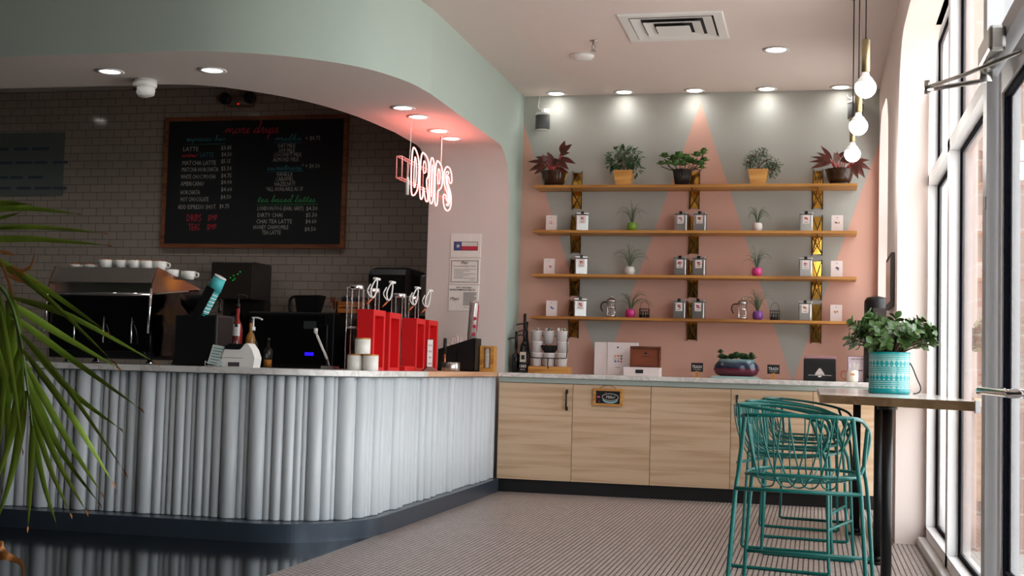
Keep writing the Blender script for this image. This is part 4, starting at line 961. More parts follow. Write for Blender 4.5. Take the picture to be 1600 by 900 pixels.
mb = MB(); mb.lathe([(.026, .195), (.032, .198), (.03, .202), (.0, .2)], n=24, M=Mx); mb.build('rim', WHITEP, t)
mb = MB(); mb.box(-.022, .022, -.042, -.034, -.02, .14, M=Mx); mb.box(-.05, .03, -.04, .05, -.005, .012); mb.build('holder', BLACK, t)

# bottles
def bottle(x, y, z, r, h, rgb, lab, rgbl=(220, 216, 210), pump=None, clear=False, labz=(.25, .6), tilt=0, name='syrup_bottle', grp=None, neck=.3):
    t = thing(name, lab, 'bottle', (x, y, z), tilt, grp)
    m = glass_mat('bottle_glass', (.85, .88, .88)) if clear else mat('liquid_%d_%d_%d' % rgb, rgb, .12, coat=.4, var=.05)
    mb = MB(); mb.lathe([(0, 0), (r, 0), (r, h*.62), (r*.85, h*.70), (r*.32, h*.80), (r*.32, h), (0, h)], n=20); mb.build('bottle_body', m, t)
    if clear:
        mb = MB(); mb.lathe([(0, .004), (r*.92, .004), (r*.92, h*.3), (0, h*.3)], n=20); mb.build('liquid', mat('liquid_%d_%d_%d' % rgb, rgb, .3), t)
    if rgbl:
        mb = MB(); vs = []; n = 10
        for k in range(n+1):
            a = -PI/2-.95+1.9*k/n; vs.append(((r+.001)*math.cos(a), (r+.001)*math.sin(a)))
        mb.grid([[(a, b, h*labz[0]) for a, b in vs], [(a, b, h*labz[1]) for a, b in vs]]); mb.build('label', mat('bottle_label_%d' % rgbl[0], rgbl, .7), t)
    if pump:
        mb = MB(); mb.lathe([(0, h), (r*.42, h), (r*.42, h+.02), (.005, h+.025), (.005, h+.07), (.012, h+.072), (.012, h+.08), (0, h+.082)], n=14)
        mb.tube(smooth_path([(0, 0, h+.075), (-.03*pump[1], -.01, h+.078), (-.065*pump[1], -.02, h+.066)], 2), .0055, 8); mb.build('pump', pump[0], t)
    else:
        mb = MB(); mb.lathe([(0, h), (r*.36, h), (r*.36, h+.02), (0, h+.021)], n=14); mb.build('cap', BLACK, t)
    return t
g = 'bottles behind the card reader'
bottle(-3.44, 7.30, CT, .032, .36, (140, 32, 30), 'red syrup bottle with white label right of the grinder', pump=(BLACK, -1), labz=(.52, .72), grp=g)
bottle(-3.36, 7.32, CT, .03, .27, (160, 110, 50), 'amber syrup bottle left of the white pump bottle', labz=(.7, .74), rgbl=None, grp=g)
bottle(-3.29, 7.2, CT, .032, .22, (206, 196, 180), 'pale bottle with a tall white pump', pump=(WHITEP, -1), rgbl=None, clear=True, grp=g)
bottle(-3.41, 7.22, CT, .026, .24, (200, 180, 130), 'cloudy yellow bottle standing behind the card stand', rgbl=None, clear=True, grp=g)
bottle(-3.25, 7.34, CT, .026, .16, (210, 130, 50), 'short bottle of orange syrup right of the pump bottle', rgbl=None, clear=True, grp=g)
bottle(-3.74, 7.45, CT, .03, .36, (60, 64, 70), 'clear bottle with white label right beside the espresso machine', pump=(BLACK, 1), clear=True, labz=(.3, .52), grp=g)
bottle(-3.66, 7.5, CT, .028, .34, (50, 50, 56), 'dark bottle with blue neck behind the grinder', pump=(BLACK, 1), rgbl=None, clear=True, grp=g)

# price card and card reader
t = thing('card_stand', 'small printed card leaning in a clear stand on the bar', 'card', (-3.35, 6.83, CT))
Mx = Matrix.Rotation(math.radians(-16), 4, 'X') @ Matrix.Rotation(math.radians(8), 4, 'Y')
mb = MB(); mb.box(-.05, .05, -.002, .002, .01, .125, M=Mx); mb.build('card', mat('pale_green_card', (200, 212, 208), .5), t)
mb = MB()
for k in range(6): mb.box(-.04, .03-.01*(k % 3), -.0035, -.0022, .105-.017*k, .109-.017*k, M=Mx)
mb.build('printed_lines', TXT_T, t)
mb = MB(); mb.tube([(-.05, -.02, 0), (-.05, -.02, .03), (-.05, .01, .02), (-.05, .04, 0)], .002, 5); mb.tube([(.04, -.02, 0), (.04, -.02, .03), (.04, .01, .02), (.04, .04, 0)], .002, 5); mb.tube([(-.05, -.02, .004), (.04, -.02, .004)], .002, 5); mb.build('clear_stand', mat('clear_acrylic', (190, 196, 198), .2), t)
t = thing('card_reader', 'white payment terminal with black screen on the bar', 'card reader', (-3.21, 6.88, CT))
prof_ = [(-.10, .0), (.095, .0), (.102, .055), (.085, .10), (.058, .135), (.048, .138), (.036, .13), (.015, .105), (.005, .10), (-.085, .10), (-.10, .06)]
mb = MB(); mb.prism(prof_, -.045, .05, 'XZ'); mb.build('housing', WHITEP, t)
mb = MB(); mb.prism([(-.094, .101), (.006, .101), (.03, .131), (.022, .134), (-.06, .134), (-.09, .12)], -.03, .04, 'XZ'); mb.build('screen', BLACK, t)
mb = MB(); mb.box(-.097, .03, -.0465, -.0452, .052, .054); mb.box(-.06, .01, -.0468, -.0452, .004, .028); mb.build('slot', mat('grey_slot', (70, 70, 72), .5), t)

# white canisters
def canister(x, y, z, lab):
    t = thing('ceramic_canister', lab, 'canister', (x, y, z), 0, 'white canisters with wooden lids')
    mb = MB(); mb.lathe([(0, 0), (.043, 0), (.046, .004), (.046, .086), (0, .086)], n=32); mb.build('body', CERAM, t)
    mb = MB(); mb.lathe([(0, .086), (.0445, .086), (.0445, .094), (0, .094)], n=32); mb.build('wooden_lid', WOODS, t)
canister(-2.618, 7.15, CT, 'lower left white canister with a wooden lid on the bar')
canister(-2.523, 7.15, CT, 'lower right white canister with a wooden lid, touching the red tower')
canister(-2.575, 7.15, CT+.095, 'white canister with wooden lid stacked on top of two others')

# drip brewer towers: red frames, glass cylinders, white levers
def tower(y0, y1, z1, lab):
    t = thing('drip_tower', lab, 'brewer', (0, 0, CT), 0, 'red drip towers')
    x0, x1 = -2.66, -2.56; s_ = .028; h = z1-CT
    mb = MB(); w = .03
    mb.box(x0, x1, y0, y0+w, 0, h); mb.box(x0, x1, y1-w, y1, 0, h); mb.box(x0, x1, y0+w, y1-w, h-.035, h); mb.box(x0, x1, y0+w, y1-w, 0, .02)
    mb.box(x0, x0+.01, y0+w, y1-w, .02, h-.035)
    mb.build('red_frame', RED, t)
    yc = (y0+y1)/2; xc = x0-.06
    mb = MB(); mb.lathe([(.045, .26), (.045, .50), (.047, .505)], xc, yc, 24); mb.lathe([(.03, .02), (.03, .25)], xc, yc, 24); mb.build('glass_cylinder', GLASS, t)
    mb = MB(); mb.lathe([(.0465, .485), (.0485, .487), (.0485, .51), (.0465, .512)], xc, yc, 24); mb.lathe([(0, .25), (.05, .25), (.05, .26), (0, .26)], xc, yc, 24)
    for a in (.8, 2.3, 3.9, 5.5): mb.tube([(xc+.052*math.cos(a), yc+.052*math.sin(a), 0), (xc+.052*math.cos(a), yc+.052*math.sin(a), .50)], .0035, 6)
    mb.build('steel_rods', CHROME, t)
    mb = MB(); mb.tube([(xc+.05, yc+.06, .40), (xc+.075, yc+.10, .44)], .006, 6); mb.build('valve', COPPER, t)
    mb = MB(); B = Vector((xc+.075, yc+.10, .435))
    loop = [B+Vector(p) for p in ((0, 0, 0), (-.006, -.03, .05), (.006, 0, .105), (.014, .03, .13), (.016, .035, .10), (.010, .03, .03))]
    mb.tube(smooth_path(loop, 2, True), .005, 8, closed=True)
    mb.tube(smooth_path([B+Vector((-.006, -.01, .01)), B+Vector((-.02, -.055, .045)), B+Vector((-.008, -.02, .09))], 2), .004, 6)
    mb.box(B.x-.008, B.x+.016, B.y+.02, B.y+.10, B.z+.120, B.z+.135, bev=.004); mb.build('white_lever', WHITEP, t)
tower(7.28, 7.50, 1.288, 'first red drip brewer tower, right behind the white canisters')
tower(7.58, 7.80, 1.285, 'second red drip brewer tower, its lever just left of the dark cover')
tower(8.13, 8.33, 1.272, 'third red drip brewer tower, past the gap')
tower(8.41, 8.63, 1.272, 'last red drip brewer tower, behind the small upright sign')
mb = MB(); mb.box(-2.66, -2.54, 7.86, 8.06, 0, .03, bev=.004); tag(mb.build('drip_tray', RED, None, (0, 0, CT)), 'low red tray between the two pairs of drip towers', 'tray')
# long steel handle tool at left of towers
t = thing('milk_frother', 'slim white handled wand leaning left of the drip towers', 'wand', (-2.84, 7.35, CT)); mb = MB(); mb.tube([(-.11, 0, .22), (-.03, 0, .06)], .008, 10); mb.lathe([(0, 0), (.012, 0), (.012, .03), (0, .03)], n=12, M=Matrix.Translation((-.11, 0, .215))); mb.build('wand', WHITEP, t)
mb = MB(); mb.tube([(-.03, 0, .06), (-.015, 0, .02)], .006, 8); mb.box(-.05, .03, -.05, .05, 0, .02); mb.build('base', STEEL, t)

# upright sign PLACE ORDER HERE
t = thing('upright_sign', 'narrow white upright sign on a wooden foot before the last red tower', 'sign', (-2.475, 8.17, CT), math.radians(35))
mb = MB(); mb.prism([(-.05, 0), (.05, 0), (.018, .03), (-.018, .03)], -.022, .022, 'XZ'); mb.build('wooden_foot', WOODD, t)
mb = MB(); mb.box(-.021, .021, -.004, .004, .028, .212); mb.build('board', [TXT_K], t)
mb = MB(); mb.box(-.0185, .0185, -.0052, -.0041, .031, .208); mb.build('face', PAPER, t)
mb = MB()
for k, w_ in enumerate(('PLACE', 'ORDER', 'HERE', 'PLEASE')):
    v, f = text_geo(w_, .014, align='CENTER', sx=.62); mb.add([(a, -.0058, .165-.04*k+b*1.3) for a, b, c in v], f)
mb.build('lettering', TXT_K, t)

# metal bowl, organiser, straws, cup sleeves, lid dispenser
t = thing('metal_bowl', 'low brushed metal bowl in front of the black organiser', 'bowl', (-2.60, 9.12, CT)); mb = MB(); mb.lathe([(0, 0), (.064, 0), (.067, .004), (.067, .064), (.064, .066), (.061, .064), (.061, .006), (0, .005)], n=36); mb.build('bowl', STEEL, t)
t = thing('pen', 'black marker standing upright beside the metal bowl', 'pen', (-2.70, 9.30, CT)); mb = MB(); mb.cyl(0, 0, 0, .14, .009); mb.build('barrel', COPPER, t); mb = MB(); mb.cyl(0, 0, .13, .245, .013); mb.build('cap', BLACK, t)
t = thing('straw_organiser', 'black slanted organiser holding straws beside the pillar', 'organiser', (-2.672, 9.60, CT))
mb = MB()
P = [(-.145, 0), (.145, 0), (.145, .255), (.135, .255), (-.145, .165)]
for y in (-.08, .10): mb.prism(P, y, y+.006, 'XZ')
mb.box(.14, .145, -.08, .10, 0, .255); mb.box(-.145, -.14, -.08, .10, 0, .165); mb.box(-.145, .145, -.08, .10, 0, .01); mb.box(0, .005, -.08, .1, 0, .2); mb.build('box', BLACK, t)
rm = random.Random(3)
g = MB()
for k in range(34): x = rm.uniform(-.11, .05); y = rm.uniform(-.05, .08); g.tube([(x, y, .02), (x+rm.uniform(-.02, .03), y+rm.uniform(-.01, .02), (.245+rm.uniform(-.02, .03)+x*.3))], .0028, 5)
tag(g.build('straws', mat('straw_white', (222, 206, 200), .5), None, (-2.672, 9.60, CT)), 'bunch of white paper straws in the black organiser', 'straws', kind='stuff')
t = thing('cup_sleeve_roll', 'tall clear sleeve of stacked cup lids in the organiser', 'cup sleeve', (-2.60, 9.64, CT+.015), 0)
Mx = Matrix.Rotation(math.radians(3), 4, 'Y')
mb = MB(); mb.lathe([(0, 0), (.036, 0), (.036, .51), (.03, .53), (0, .53)], n=24, M=Mx); mb.build('sleeve', mat('clear_plastic_wrap', (178, 168, 164), .12, .35, var=.25, scale=30), t)
mb = MB()
for k in range(5): mb.box(.012, .034, -.036, -.03, .14+.06*k, .165+.06*k, M=Mx)
mb.box(.036, .038, -.01, .01, .3, .5, M=Mx); mb.build('red_print', mat('pink_print', (196, 60, 84), .5), t)
t = thing('lid_dispenser', 'small wooden dispenser full of white lids at the bar end', 'dispenser', (-2.466, 9.70, CT))
mb = MB(); mb.box(-.055, -.028, -.05, .05, 0, .20); mb.box(.028, .055, -.05, .05, 0, .20); mb.box(-.028, .028, -.05, .05, 0, .03); mb.box(-.028, .028, -.05, .05, .185, .20); mb.box(-.028, .028, .04, .05, .03, .185); mb.build('wooden_case', WOODS, t)
mb = MB()
for k in range(18): mb.lathe([(.023, .032+k*.0083), (.0255, .034+k*.0083), (.0255, .037+k*.0083), (.023, .039+k*.0083)], 0, -.015, 20)
mb.build('white_lids', WHITEP, t)

# ------------------------------------------------------------------ behind the bar, against the tiles
t = thing('black_oven', 'wide black kitchen appliance with a small blue display behind the bar', 'appliance', (-4.615, 11.19, 0))
mb = MB(); mb.box(-.415, .415, -.29, .29, .06, 1.41, bev=.01); mb.box(-.38, .38, -.25, .27, 0, .06); mb.build('cabinet', BLACK, t)
mb = MB(); mb.box(-.40, .33, -.305, -.291, .12, 1.38, bev=.004); mb.build('door', BGL, t)
mb = MB(); mb.box(.13, .25, -.309, -.306, 1.26, 1.33); mb.build('panel', mat('grey_panel', (60, 64, 66), .3), t)
mb = MB(); mb.box(.15, .235, -.311, -.309, 1.02, 1.05); mb.build('display', mat('blue_display', (30, 20, 200), .4, var=0, emit=(40, 20, 255), estr=1.2), t)
mb = MB(); mb.tube([(.36, -.31, 1.3), (.36, -.31, .5)], .012, 8); mb.build('handle', BLACKM, t)
t = thing('milk_pitcher', 'black square pitcher on top of the black appliance', 'pitcher', (-4.55, 11.15, 1.41))
mb = MB(); vs = [(-.09, -.07, 0), (.09, -.07, 0), (.09, .07, 0), (-.09, .07, 0), (-.11, -.09, .16), (.13, -.09, .165), (.13, .09, .165), (-.11, .09, .16)]; mb.add(vs, [[0, 3, 2, 1], [4, 5, 6, 7], [0, 1, 5, 4], [1, 2, 6, 5], [2, 3, 7, 6], [3, 0, 4, 7]]); mb.build('jug', BLACK, t)
mb = MB(); mb.tube(smooth_path([(-.1, 0, .15), (-.19, 0, .15), (-.19, 0, .02), (-.17, 0, .01)], 1), .014, 8); mb.build('handle', BLACK, t)
t = thing('syrup_bottle', 'small bottle with a brown trigger on the black appliance', 'bottle', (-4.32, 11.12, 1.41)); mb = MB(); mb.lathe([(0, 0), (.04, 0), (.045, .04), (.02, .1), (.015, .12), (0, .12)], n=16); mb.build('flask', GLASS, t); mb = MB(); mb.box(-.012, .03, -.01, .01, .1, .15); mb.box(.01, .03, -.01, .01, .04, .11); mb.build('trigger', WOODD, t)
t = thing('wooden_crate', 'small orange wooden crate at the right of the black appliance top', 'crate', (-4.13, 11.2, 1.41))
mb = MB()
for z in (0, .06): mb.box(-.13, .16, -.12, -.105, z, z+.05); mb.box(-.13, .16, .105, .12, z, z+.05); mb.box(-.13, -.115, -.12, .12, z, z+.05); mb.box(.145, .16, -.12, .12, z, z+.05)
mb.box(-.13, .16, -.12, .12, 0, .008)
for (x, y) in ((-.12, -.1), (.15, -.1), (-.12, .1), (.15, .1)): mb.box(x-.012, x+.012, y-.012, y+.012, 0, .125)
mb.build('slats', wood('orange_crate_wood', (190, 110, 44), (150, 80, 28), 'X', 6), t)
mb = MB(); mb.box(-.1, .12, -.09, .09, .01, .16, bev=.02); mb.build('contents', BLACK, t)
t = thing('coffee_brewer', 'black drip coffee brewer with green lights near the menu board', 'brewer', (-5.25, 11.2, .9))
mb = MB(); mb.box(-.22, .2, -.2, .22, .62, .97, bev=.01); mb.box(-.22, .2, .08, .22, .0, .62); mb.box(-.22, .2, -.2, .22, 0, .08); mb.build('housing', mat('dark_brown_case', (44, 38, 34), .35), t)
mb = MB(); rm = random.Random(2)
for k in range(7): x = rm.uniform(-.1, .08); z = rm.uniform(.78, .88); mb.box(x-.006, x+.006, -.204, -.2, z-.004, z+.004)
mb.build('green_lights', mat('green_led', (30, 160, 60), .4, var=0, emit=(20, 200, 60), estr=.5), t)
mb = MB(); mb.lathe([(0, .09), (.09, .09), (.10, .3), (.06, .5), (0, .5)], -.02, -.06, 24); mb.build('carafe', BLACK, t)
t = thing('covered_grinder', 'bulky black rounded cover behind the drip towers', 'covered machine', (-3.72, 11.2, .9))
mb = MB(); mb.box(-.22, .22, -.24, .24, 0, .93, bev=.07); mb.build('cover', BLACK, t)
t = thing('standing_sign', 'grey framed board with dark handwriting, right of the black cover', 'sign board', (-3.37, 11.05, .9))
Mx = Matrix.Rotation(math.radians(-6), 4, 'X')
mb = MB(); mb.box(-.12, .12, -.02, .02, 0, .88, bev=.02, M=Mx); mb.build('frame', BLACK, t)
mb = MB(); mb.box(-.105, .105, -.024, -.0205, .5, .855, M=Mx); mb.build('board', mat('grey_board', (110, 102, 96), .5), t)
mb = MB(); 
for w_, x, z in (('Open', -.05, .77), ('late', -.03, .70), ('Thanks', -.06, .6)):
    v, f = text_geo(w_, .06, shear=.3, sx=.7); mb.add([(x+a, -.0255, z+b) for a, b, c in v], f, 0, False, Mx)
mb.build('handwriting', TXT_K, t)

# ------------------------------------------------------------------ on the back worktop
# syrup bottles with black pumps
k = 0
for (x, y, h, pz) in ((-2.315, 10.28, .40, 1), (-2.275, 10.18, .33, 1), (-2.265, 10.06, .28, 1), (-2.345, 10.12, .25, -1)):
    t = bottle(x, y, CT, .036, h*.8, (26, 26, 28), ['tallest black pump bottle in the corner by the mint pillar', 'second tall black pump bottle in the corner', 'front black pump bottle with the number 1883 on it', 'short black pump bottle nearest the mint pillar'][k], pump=(BLACK, 1), rgbl=None, grp='black pump bottles in the corner')
    mb = MB(); mb.cyl(0, 0, h*.8+.02, h+.08, .012); mb.build('pump_neck', BLACK, t)
    if k == 2:
        mb = MB(); mb.box(-.024, .024, -.0385, -.0365, .085, .165); mb.build('label', mat('tan_label', (196, 186, 168), .6), t)
        mb = MB(); mb.box(-.014, .014, -.0395, -.0386, .105, .14); mb.build('label_mark', TXT_K, t)
        mb = MB(); v, f = text_geo('1883', .036, align='CENTER', sx=.85); mb.add([(a, -.0372, .04+b) for a, b, c in v], f); v, f = text_geo('FRANCE', .012, align='CENTER', sx=.9); mb.add([(a, -.0372, .022+b) for a, b, c in v], f); mb.build('lettering', PAPER, t)
    k += 1
# cup rack
rk = thing('cup_rack', 'black wire rack on an oak block holding white paper cups', 'cup rack', (-2.06, 10.1, CT))
mb = MB(); mb.box(-.165, .165, -.06, .07, 0, .055, bev=.002); mb.build('wood_base', WOODS, rk)
mb = MB(); r = .004
mb.tube(smooth_path([(-.19, .02, .26), (-.195, .0, .28), (-.18, -.02, .27), (-.145, -.075, .13), (-.14, -.08, .12), (.14, -.08, .12), (.15, -.075, .13), (.135, .0, .28)], 1), r, 6)
mb.tube([(-.195, .0, .28), (-.15, -.075, .13)], r, 6)
for x in (-.052, .052): mb.tube([(x, -.08, .12), (x, -.08, .065), (x, .05, .06), (x, .09, .30)], r, 6)
mb.tube([(0, -.08, .12), (0, -.09, .06), (0, -.062, .04)], r, 6); mb.tube([(-.15, .09, .30), (.15, .09, .30)], r, 6)
mb.build('wire_frame', BLACKM, rk)
CUPM = mat('paper_cup_white', (226, 220, 218), .55, var=.01)
g = 'white paper cups in the rack'; rn = {0: 'bottom', 1: 'middle', 2: 'top'}
for row, (z, y, xs) in enumerate(((.058, -.03, (-.10, 0, .10)), (.148, .01, (-.115, .095)), (.235, .05, (-.125, -.025, .078)))):
    for j, x in enumerate(xs):
        pos = ('left', 'middle', 'right')[j] if len(xs) == 3 else ('left', 'right')[j]
        t = thing('paper_cup', f'white paper cup at the {pos} of the {rn[row]} row in the wire rack', 'cup', (-2.06+x, 10.1+y, CT+z), 0, g)
        mb = MB(); mb.lathe([(0, 0), (.038, 0), (.047, .098), (.05, .10), (.05, .104), (.045, .104), (.036, .006), (0, .005)], n=24); mb.build('cup_wall', CUPM, t)
        if row == 2:
            mb = MB(); rm = random.Random(j)
            for q in range(5): mb.box(-.014, .014, -.001, .001, -.02, .02, q % 2, Matrix.Translation((rm.uniform(-.02, .02), rm.uniform(-.02, .02), .108)) @ Euler((rm.uniform(-.5, .5), rm.uniform(-.9, .9), rm.uniform(0, 3))).to_matrix().to_4x4())
            mb.build('sugar_packets', [PAPER, mat('green_packet', (110, 130, 110), .6)], t)
t = thing('black_filter_stack', 'black pleated cup liners fanned in the middle of the wire rack', 'liners', (-2.065, 10.10, CT+.158)); mb = MB()
rows = []
for (rr_, z) in ((.036, 0), (.072, .065)): rows.append([((rr_+(.004 if q % 2 else -.004))*math.cos(2*PI*q/36), .7*(rr_+(.004 if q % 2 else 0))*math.sin(2*PI*q/36), z) for q in range(36)])
mb.grid(rows, closed=True, smooth=False); mb.lathe([(0, .002), (.035, .002)], n=20, sy=.7); mb.build('pleats', BLACK, t)

# white boxes
t = thing('presentation_box', 'tall white folded box with rows of coloured dots', 'box', (-1.55, 10.27, CT))
mb = MB(); mb.box(-.18, -.075, -.02, .02, 0, .262, bev=.001); mb.box(-.073, .17, -.03, .02, 0, .262, bev=.001); mb.build('box', mat('white_carton', (226, 216, 214), .6), t)
mb = MB(); cols = [(220, 170, 60), (220, 90, 50), (40, 90, 70), (200, 200, 210), (220, 190, 180), (120, 30, 50), (100, 110, 170), (130, 130, 170), (210, 60, 90)]
mats_ = [mat('dot_%d' % i, c, .7, var=0) for i, c in enumerate(cols)]
for i in range(9):
    x = -.02+.024*(i % 3)+.012; z = .155-.022*(i//3); mb.lathe([(0, 0), (.0075, 0), (.0075, .001), (0, .001)], n=12, mi=i, M=Matrix.Translation((x, -.0315, z)) @ Matrix.Rotation(PI/2, 4, 'X'))
mb.build('coloured_dots', mats_, t)
mb = MB(); mb.box(.004, .016, -.0318, -.0305, .216, .228); mb.box(-.01, .03, -.0318, -.0305, .06, .063); mb.build('print', TXT_K, t)
t = thing('scale_box', 'white base with a dark wood framed open lid standing on it', 'box', (-1.32, 10.1, CT))
mb = MB(); mb.box(-.14, .14, -.08, .09, 0, .068, bev=.002); mb.build('base', mat('white_carton', (226, 216, 214)), t)
mb = MB(); mb.box(-.045, .015, -.083, -.0805, .022, .05); mb.build('display', TXT_K, t)
mb = MB(); Mx = Matrix.Translation((.02, -.01, .068)) @ Matrix.Rotation(math.radians(-4), 4, 'X')
for a in ((-.12, .12, 0, .014), (-.12, .12, .150, .164), (-.12, -.108, .014, .15), (.108, .12, .014, .15)): mb.box(a[0], a[1], -.015, .02, a[2], a[3], M=Mx)
mb.build('lid_frame', WOODD, t)
mb = MB(); mb.box(-.108, .108, .006, .02, .014, .15, M=Mx); mb.build('lid_panel', mat('reddish_wood', (126, 64, 36), .6, var=.15), t)
mb = MB(); mb.box(-.012, .012, .0045, .0058, .105, .118, M=Mx); mb.box(-.035, .035, .0045, .0058, .085, .088, M=Mx); mb.build('stamp', TXT_K, t)

# TRASH signs
for x, lab in ((-.899, 'small black chalk sign reading TRASH left of the succulent planter'), (-.318, 'small black chalk sign reading TRASH right of the succulent planter')):
    t = thing('chalk_sign', lab, 'sign', (x, 10.12, CT), 0, 'small chalk signs')
    mb = MB(); mb.box(-.012, .012, -.012, .012, 0, .05); mb.build('peg', WOODS, t)
    mb = MB(); mb.box(-.046, .046, -.006, .006, .045, .115, bev=.002); mb.build('board', CHALK, t)
    mb = MB(); v, f = text_geo('TRASH', .034, align='CENTER', sx=.72); mb.add([(a, -.0075, .072+b) for a, b, c in v], f); mb.tube([(-.03, -.0075, .062), (.03, -.0075, .062)], .001, 4); mb.build('lettering', mat('bright_chalk', (220, 214, 210), .9), t)
# succulent planter
t = thing('planter_bowl', 'wide glazed blue and maroon planter bowl with succulents', 'planter', (-.60, 10.15, CT))
m = bpy.data.materials.new('two_tone_glaze'); m.use_nodes = True; N, Lk = nodes(m); b = N['Principled BSDF']; b.inputs['Roughness'].default_value = .1
tc = N.new('ShaderNodeTexCoord'); sp = N.new('ShaderNodeSeparateXYZ'); nz = N.new('ShaderNodeTexNoise'); nz.inputs['Scale'].default_value = 14; ad = N.new('ShaderNodeMath'); ad.operation = 'MULTIPLY_ADD'; ad.inputs[1].default_value = .03
rp = N.new('ShaderNodeValToRGB'); e = rp.color_ramp.elements; e[0].position = .088; e[0].color = L4((92, 26, 46)); e[1].position = .165; e[1].color = L4((120, 150, 150)); q = e.new(.100); q.color = L4((30, 40, 60)); q = e.new(.135); q.color = L4((40, 56, 74))
Lk.new(tc.outputs['Object'], nz.inputs['Vector']); Lk.new(tc.outputs['Object'], sp.inputs[0]); Lk.new(nz.outputs['Fac'], ad.inputs[0]); Lk.new(sp.outputs[2], ad.inputs[2]); Lk.new(ad.outputs[0], rp.inputs[0]); Lk.new(rp.outputs[0], b.inputs['Base Color'])
mb = MB(); mb.lathe([(0, .018), (.12, .018), (.16, .035), (.176, .07), (.166, .105), (.14, .135), (.13, .15), (.12, .145), (0, .13)], n=40, sy=.6); mb.build('bowl', m, t)
mb = MB()
for k, (a, c) in enumerate(((.19, 0), (.18, .006), (.185, .012))): mb.box(-a, a-.01*k, -.12, .12, c, c+.0055, M=Matrix.Rotation(.02*k, 4, 'Z'))
mb.build('tiles_underneath', mat('pale_teal_tile', (160, 190, 184), .4), t)
ml = MB(); rm = random.Random(12)
for (cx, cz, r, n) in ((-.115, .15, .03, 14), (-.125, .195, .022, 10), (-.09, .14, .03, 10), (-.04, .15, .03, 14), (0, .155, .036, 20), (.04, .15, .034, 16), (.08, .145, .03, 14), (.115, .15, .032, 16), (-.02, .17, .02, 8), (.11, .18, .02, 8), (.06, .14, .04, 16)):
    dy = rm.uniform(-.04, .04)
    for k in range(n):
        a = 2*PI*k*.382; e = .2+.8*k/n; ml.leaf((cx, dy, cz), (math.cos(a)*e, math.sin(a)*e, 1.15-e), (0, 0, 1), r*1.5, r*.45, curl=-.15, point=.4, thick=.002)
ml.build('succulents', LEAFD, t)
# black speaker box with hill emblem
t = thing('black_box', 'matte black carton printed with a pale mound emblem', 'box', (.027, 10.12, CT))
mb = MB(); mb.box(-.12, .12, -.06, .06, 0, .168, bev=.006); mb.build('box', BLACK, t)
mb = MB(); mb.box(-.115, .115, -.055, .055, .168, .188, bev=.004); mb.build('lid', mat('dusty_pink', (150, 110, 118), .5), t)
mb = MB(); hill = [(-.034, .045), (-.022, .055), (-.014, .08), (-.006, .098), (0, .10), (.006, .098), (.014, .08), (.022, .055), (.034, .045)]
for k in range(9):
    z = .042+.0062*k; hw = .034*(1-(k/9)**1.3)+.003; mb.box(-hw, hw, -.0615, -.0605, z, z+.0042)
mb.box(-.085, .085, -.0615, -.0605, .043, .045); mb.box(-.012, .012, -.0615, -.0605, .03, .04); mb.build('emblem', PAPER, t)
# mug with copper handle, poster
t = thing('mug', 'cream mug with a copper handle near the worktop end', 'mug', (.262, 10.0, CT))
mb = MB(); mb.lathe([(0, 0), (.036, 0), (.044, .01), (.046, .045), (.042, .088), (.039, .088), (.041, .04), (0, .01)], n=30); mb.build('mug_body', mat('cream_enamel', (214, 204, 190), .3), t)
mb = MB(); mb.tube(smooth_path([(-.042, 0, .078), (-.075, 0, .085), (-.078, 0, .03), (-.04, 0, .018)], 3), .005, 8); mb.build('handle', COPPER, t)
mb = MB(); mb.box(-.015, .018, -.0465, -.044, .05, .064); mb.build('badge', mat('copper_badge', (190, 130, 100), .5), t)
mb = MB(); mb.lathe([(.025, .09), (.03, .14), (.034, .145)], n=20); mb.build('glass_cup', GLASS, t)
t = thing('counter_poster', 'small standing poster with a drink picture behind the cream mug', 'poster', (.30, 10.2, CT))
mb = MB(); mb.box(-.067, .067, -.003, .003, 0, .197); mb.box(-.02, .02, 0, .05, 0, .01); mb.build('frame', mat('maroon_edge', (96, 60, 70), .5), t)
mb = MB(); mb.box(-.063, .063, -.0045, -.0032, .004, .193); mb.build('sheet', mat('lilac_sheet', (206, 190, 198), .6), t)
mb = MB(); v, f = text_geo('CARDAMOM', .019, align='CENTER', sx=.9); mb.add([(a, -.0055, .168+b) for a, b, c in v], f); mb.box(.0, .045, -.0055, -.005, .085, .092); mb.build('lettering', TXT_K, t)
mb = MB(); mb.prism([(-.02, .08), (.015, .08), (.02, .14), (-.025, .14)], -.0055, -.005, 'XZ'); mb.build('drink_picture', mat('pale_drink', (226, 220, 214), .6), t)
# black beverage dispenser
t = thing('thermal_dispenser', 'black rounded drink dispenser behind the jade plant', 'dispenser', (.44, 10.2, CT))
mb = MB(); mb.lathe([(0, 0), (.09, 0), (.09, .60), (.088, .62), (.07, .645), (0, .66)], n=36); mb.build('body', BLACK, t)
mb = MB(); mb.box(-.03, .075, -.13, -.07, .36, .56, bev=.006); mb.build('front_panel', mat('dark_grey_panel', (52, 48, 46), .3), t)
mb = MB(); mb.box(-.075, .02, -.14, -.06, .0, .03, bev=.004); mb.build('drip_tray', BLACK, t)
# narrow framed panel on the pier
t = thing('wall_frame', 'narrow grey framed panel hung on the pink pier beside the dispenser', 'picture frame', (.457, 8.45, 1.40)); mb = MB(); mb.box(-.022, 0, -.28, .28, 0, .33, bev=.003); mb.build('frame', mat('weathered_grey', (74, 66, 62), .6, var=.2), t); mb = MB(); mb.box(-.024, -.0215, -.25, .25, .03, .30); mb.build('panel', mat('grey_glass', (110, 106, 104), .2), t)

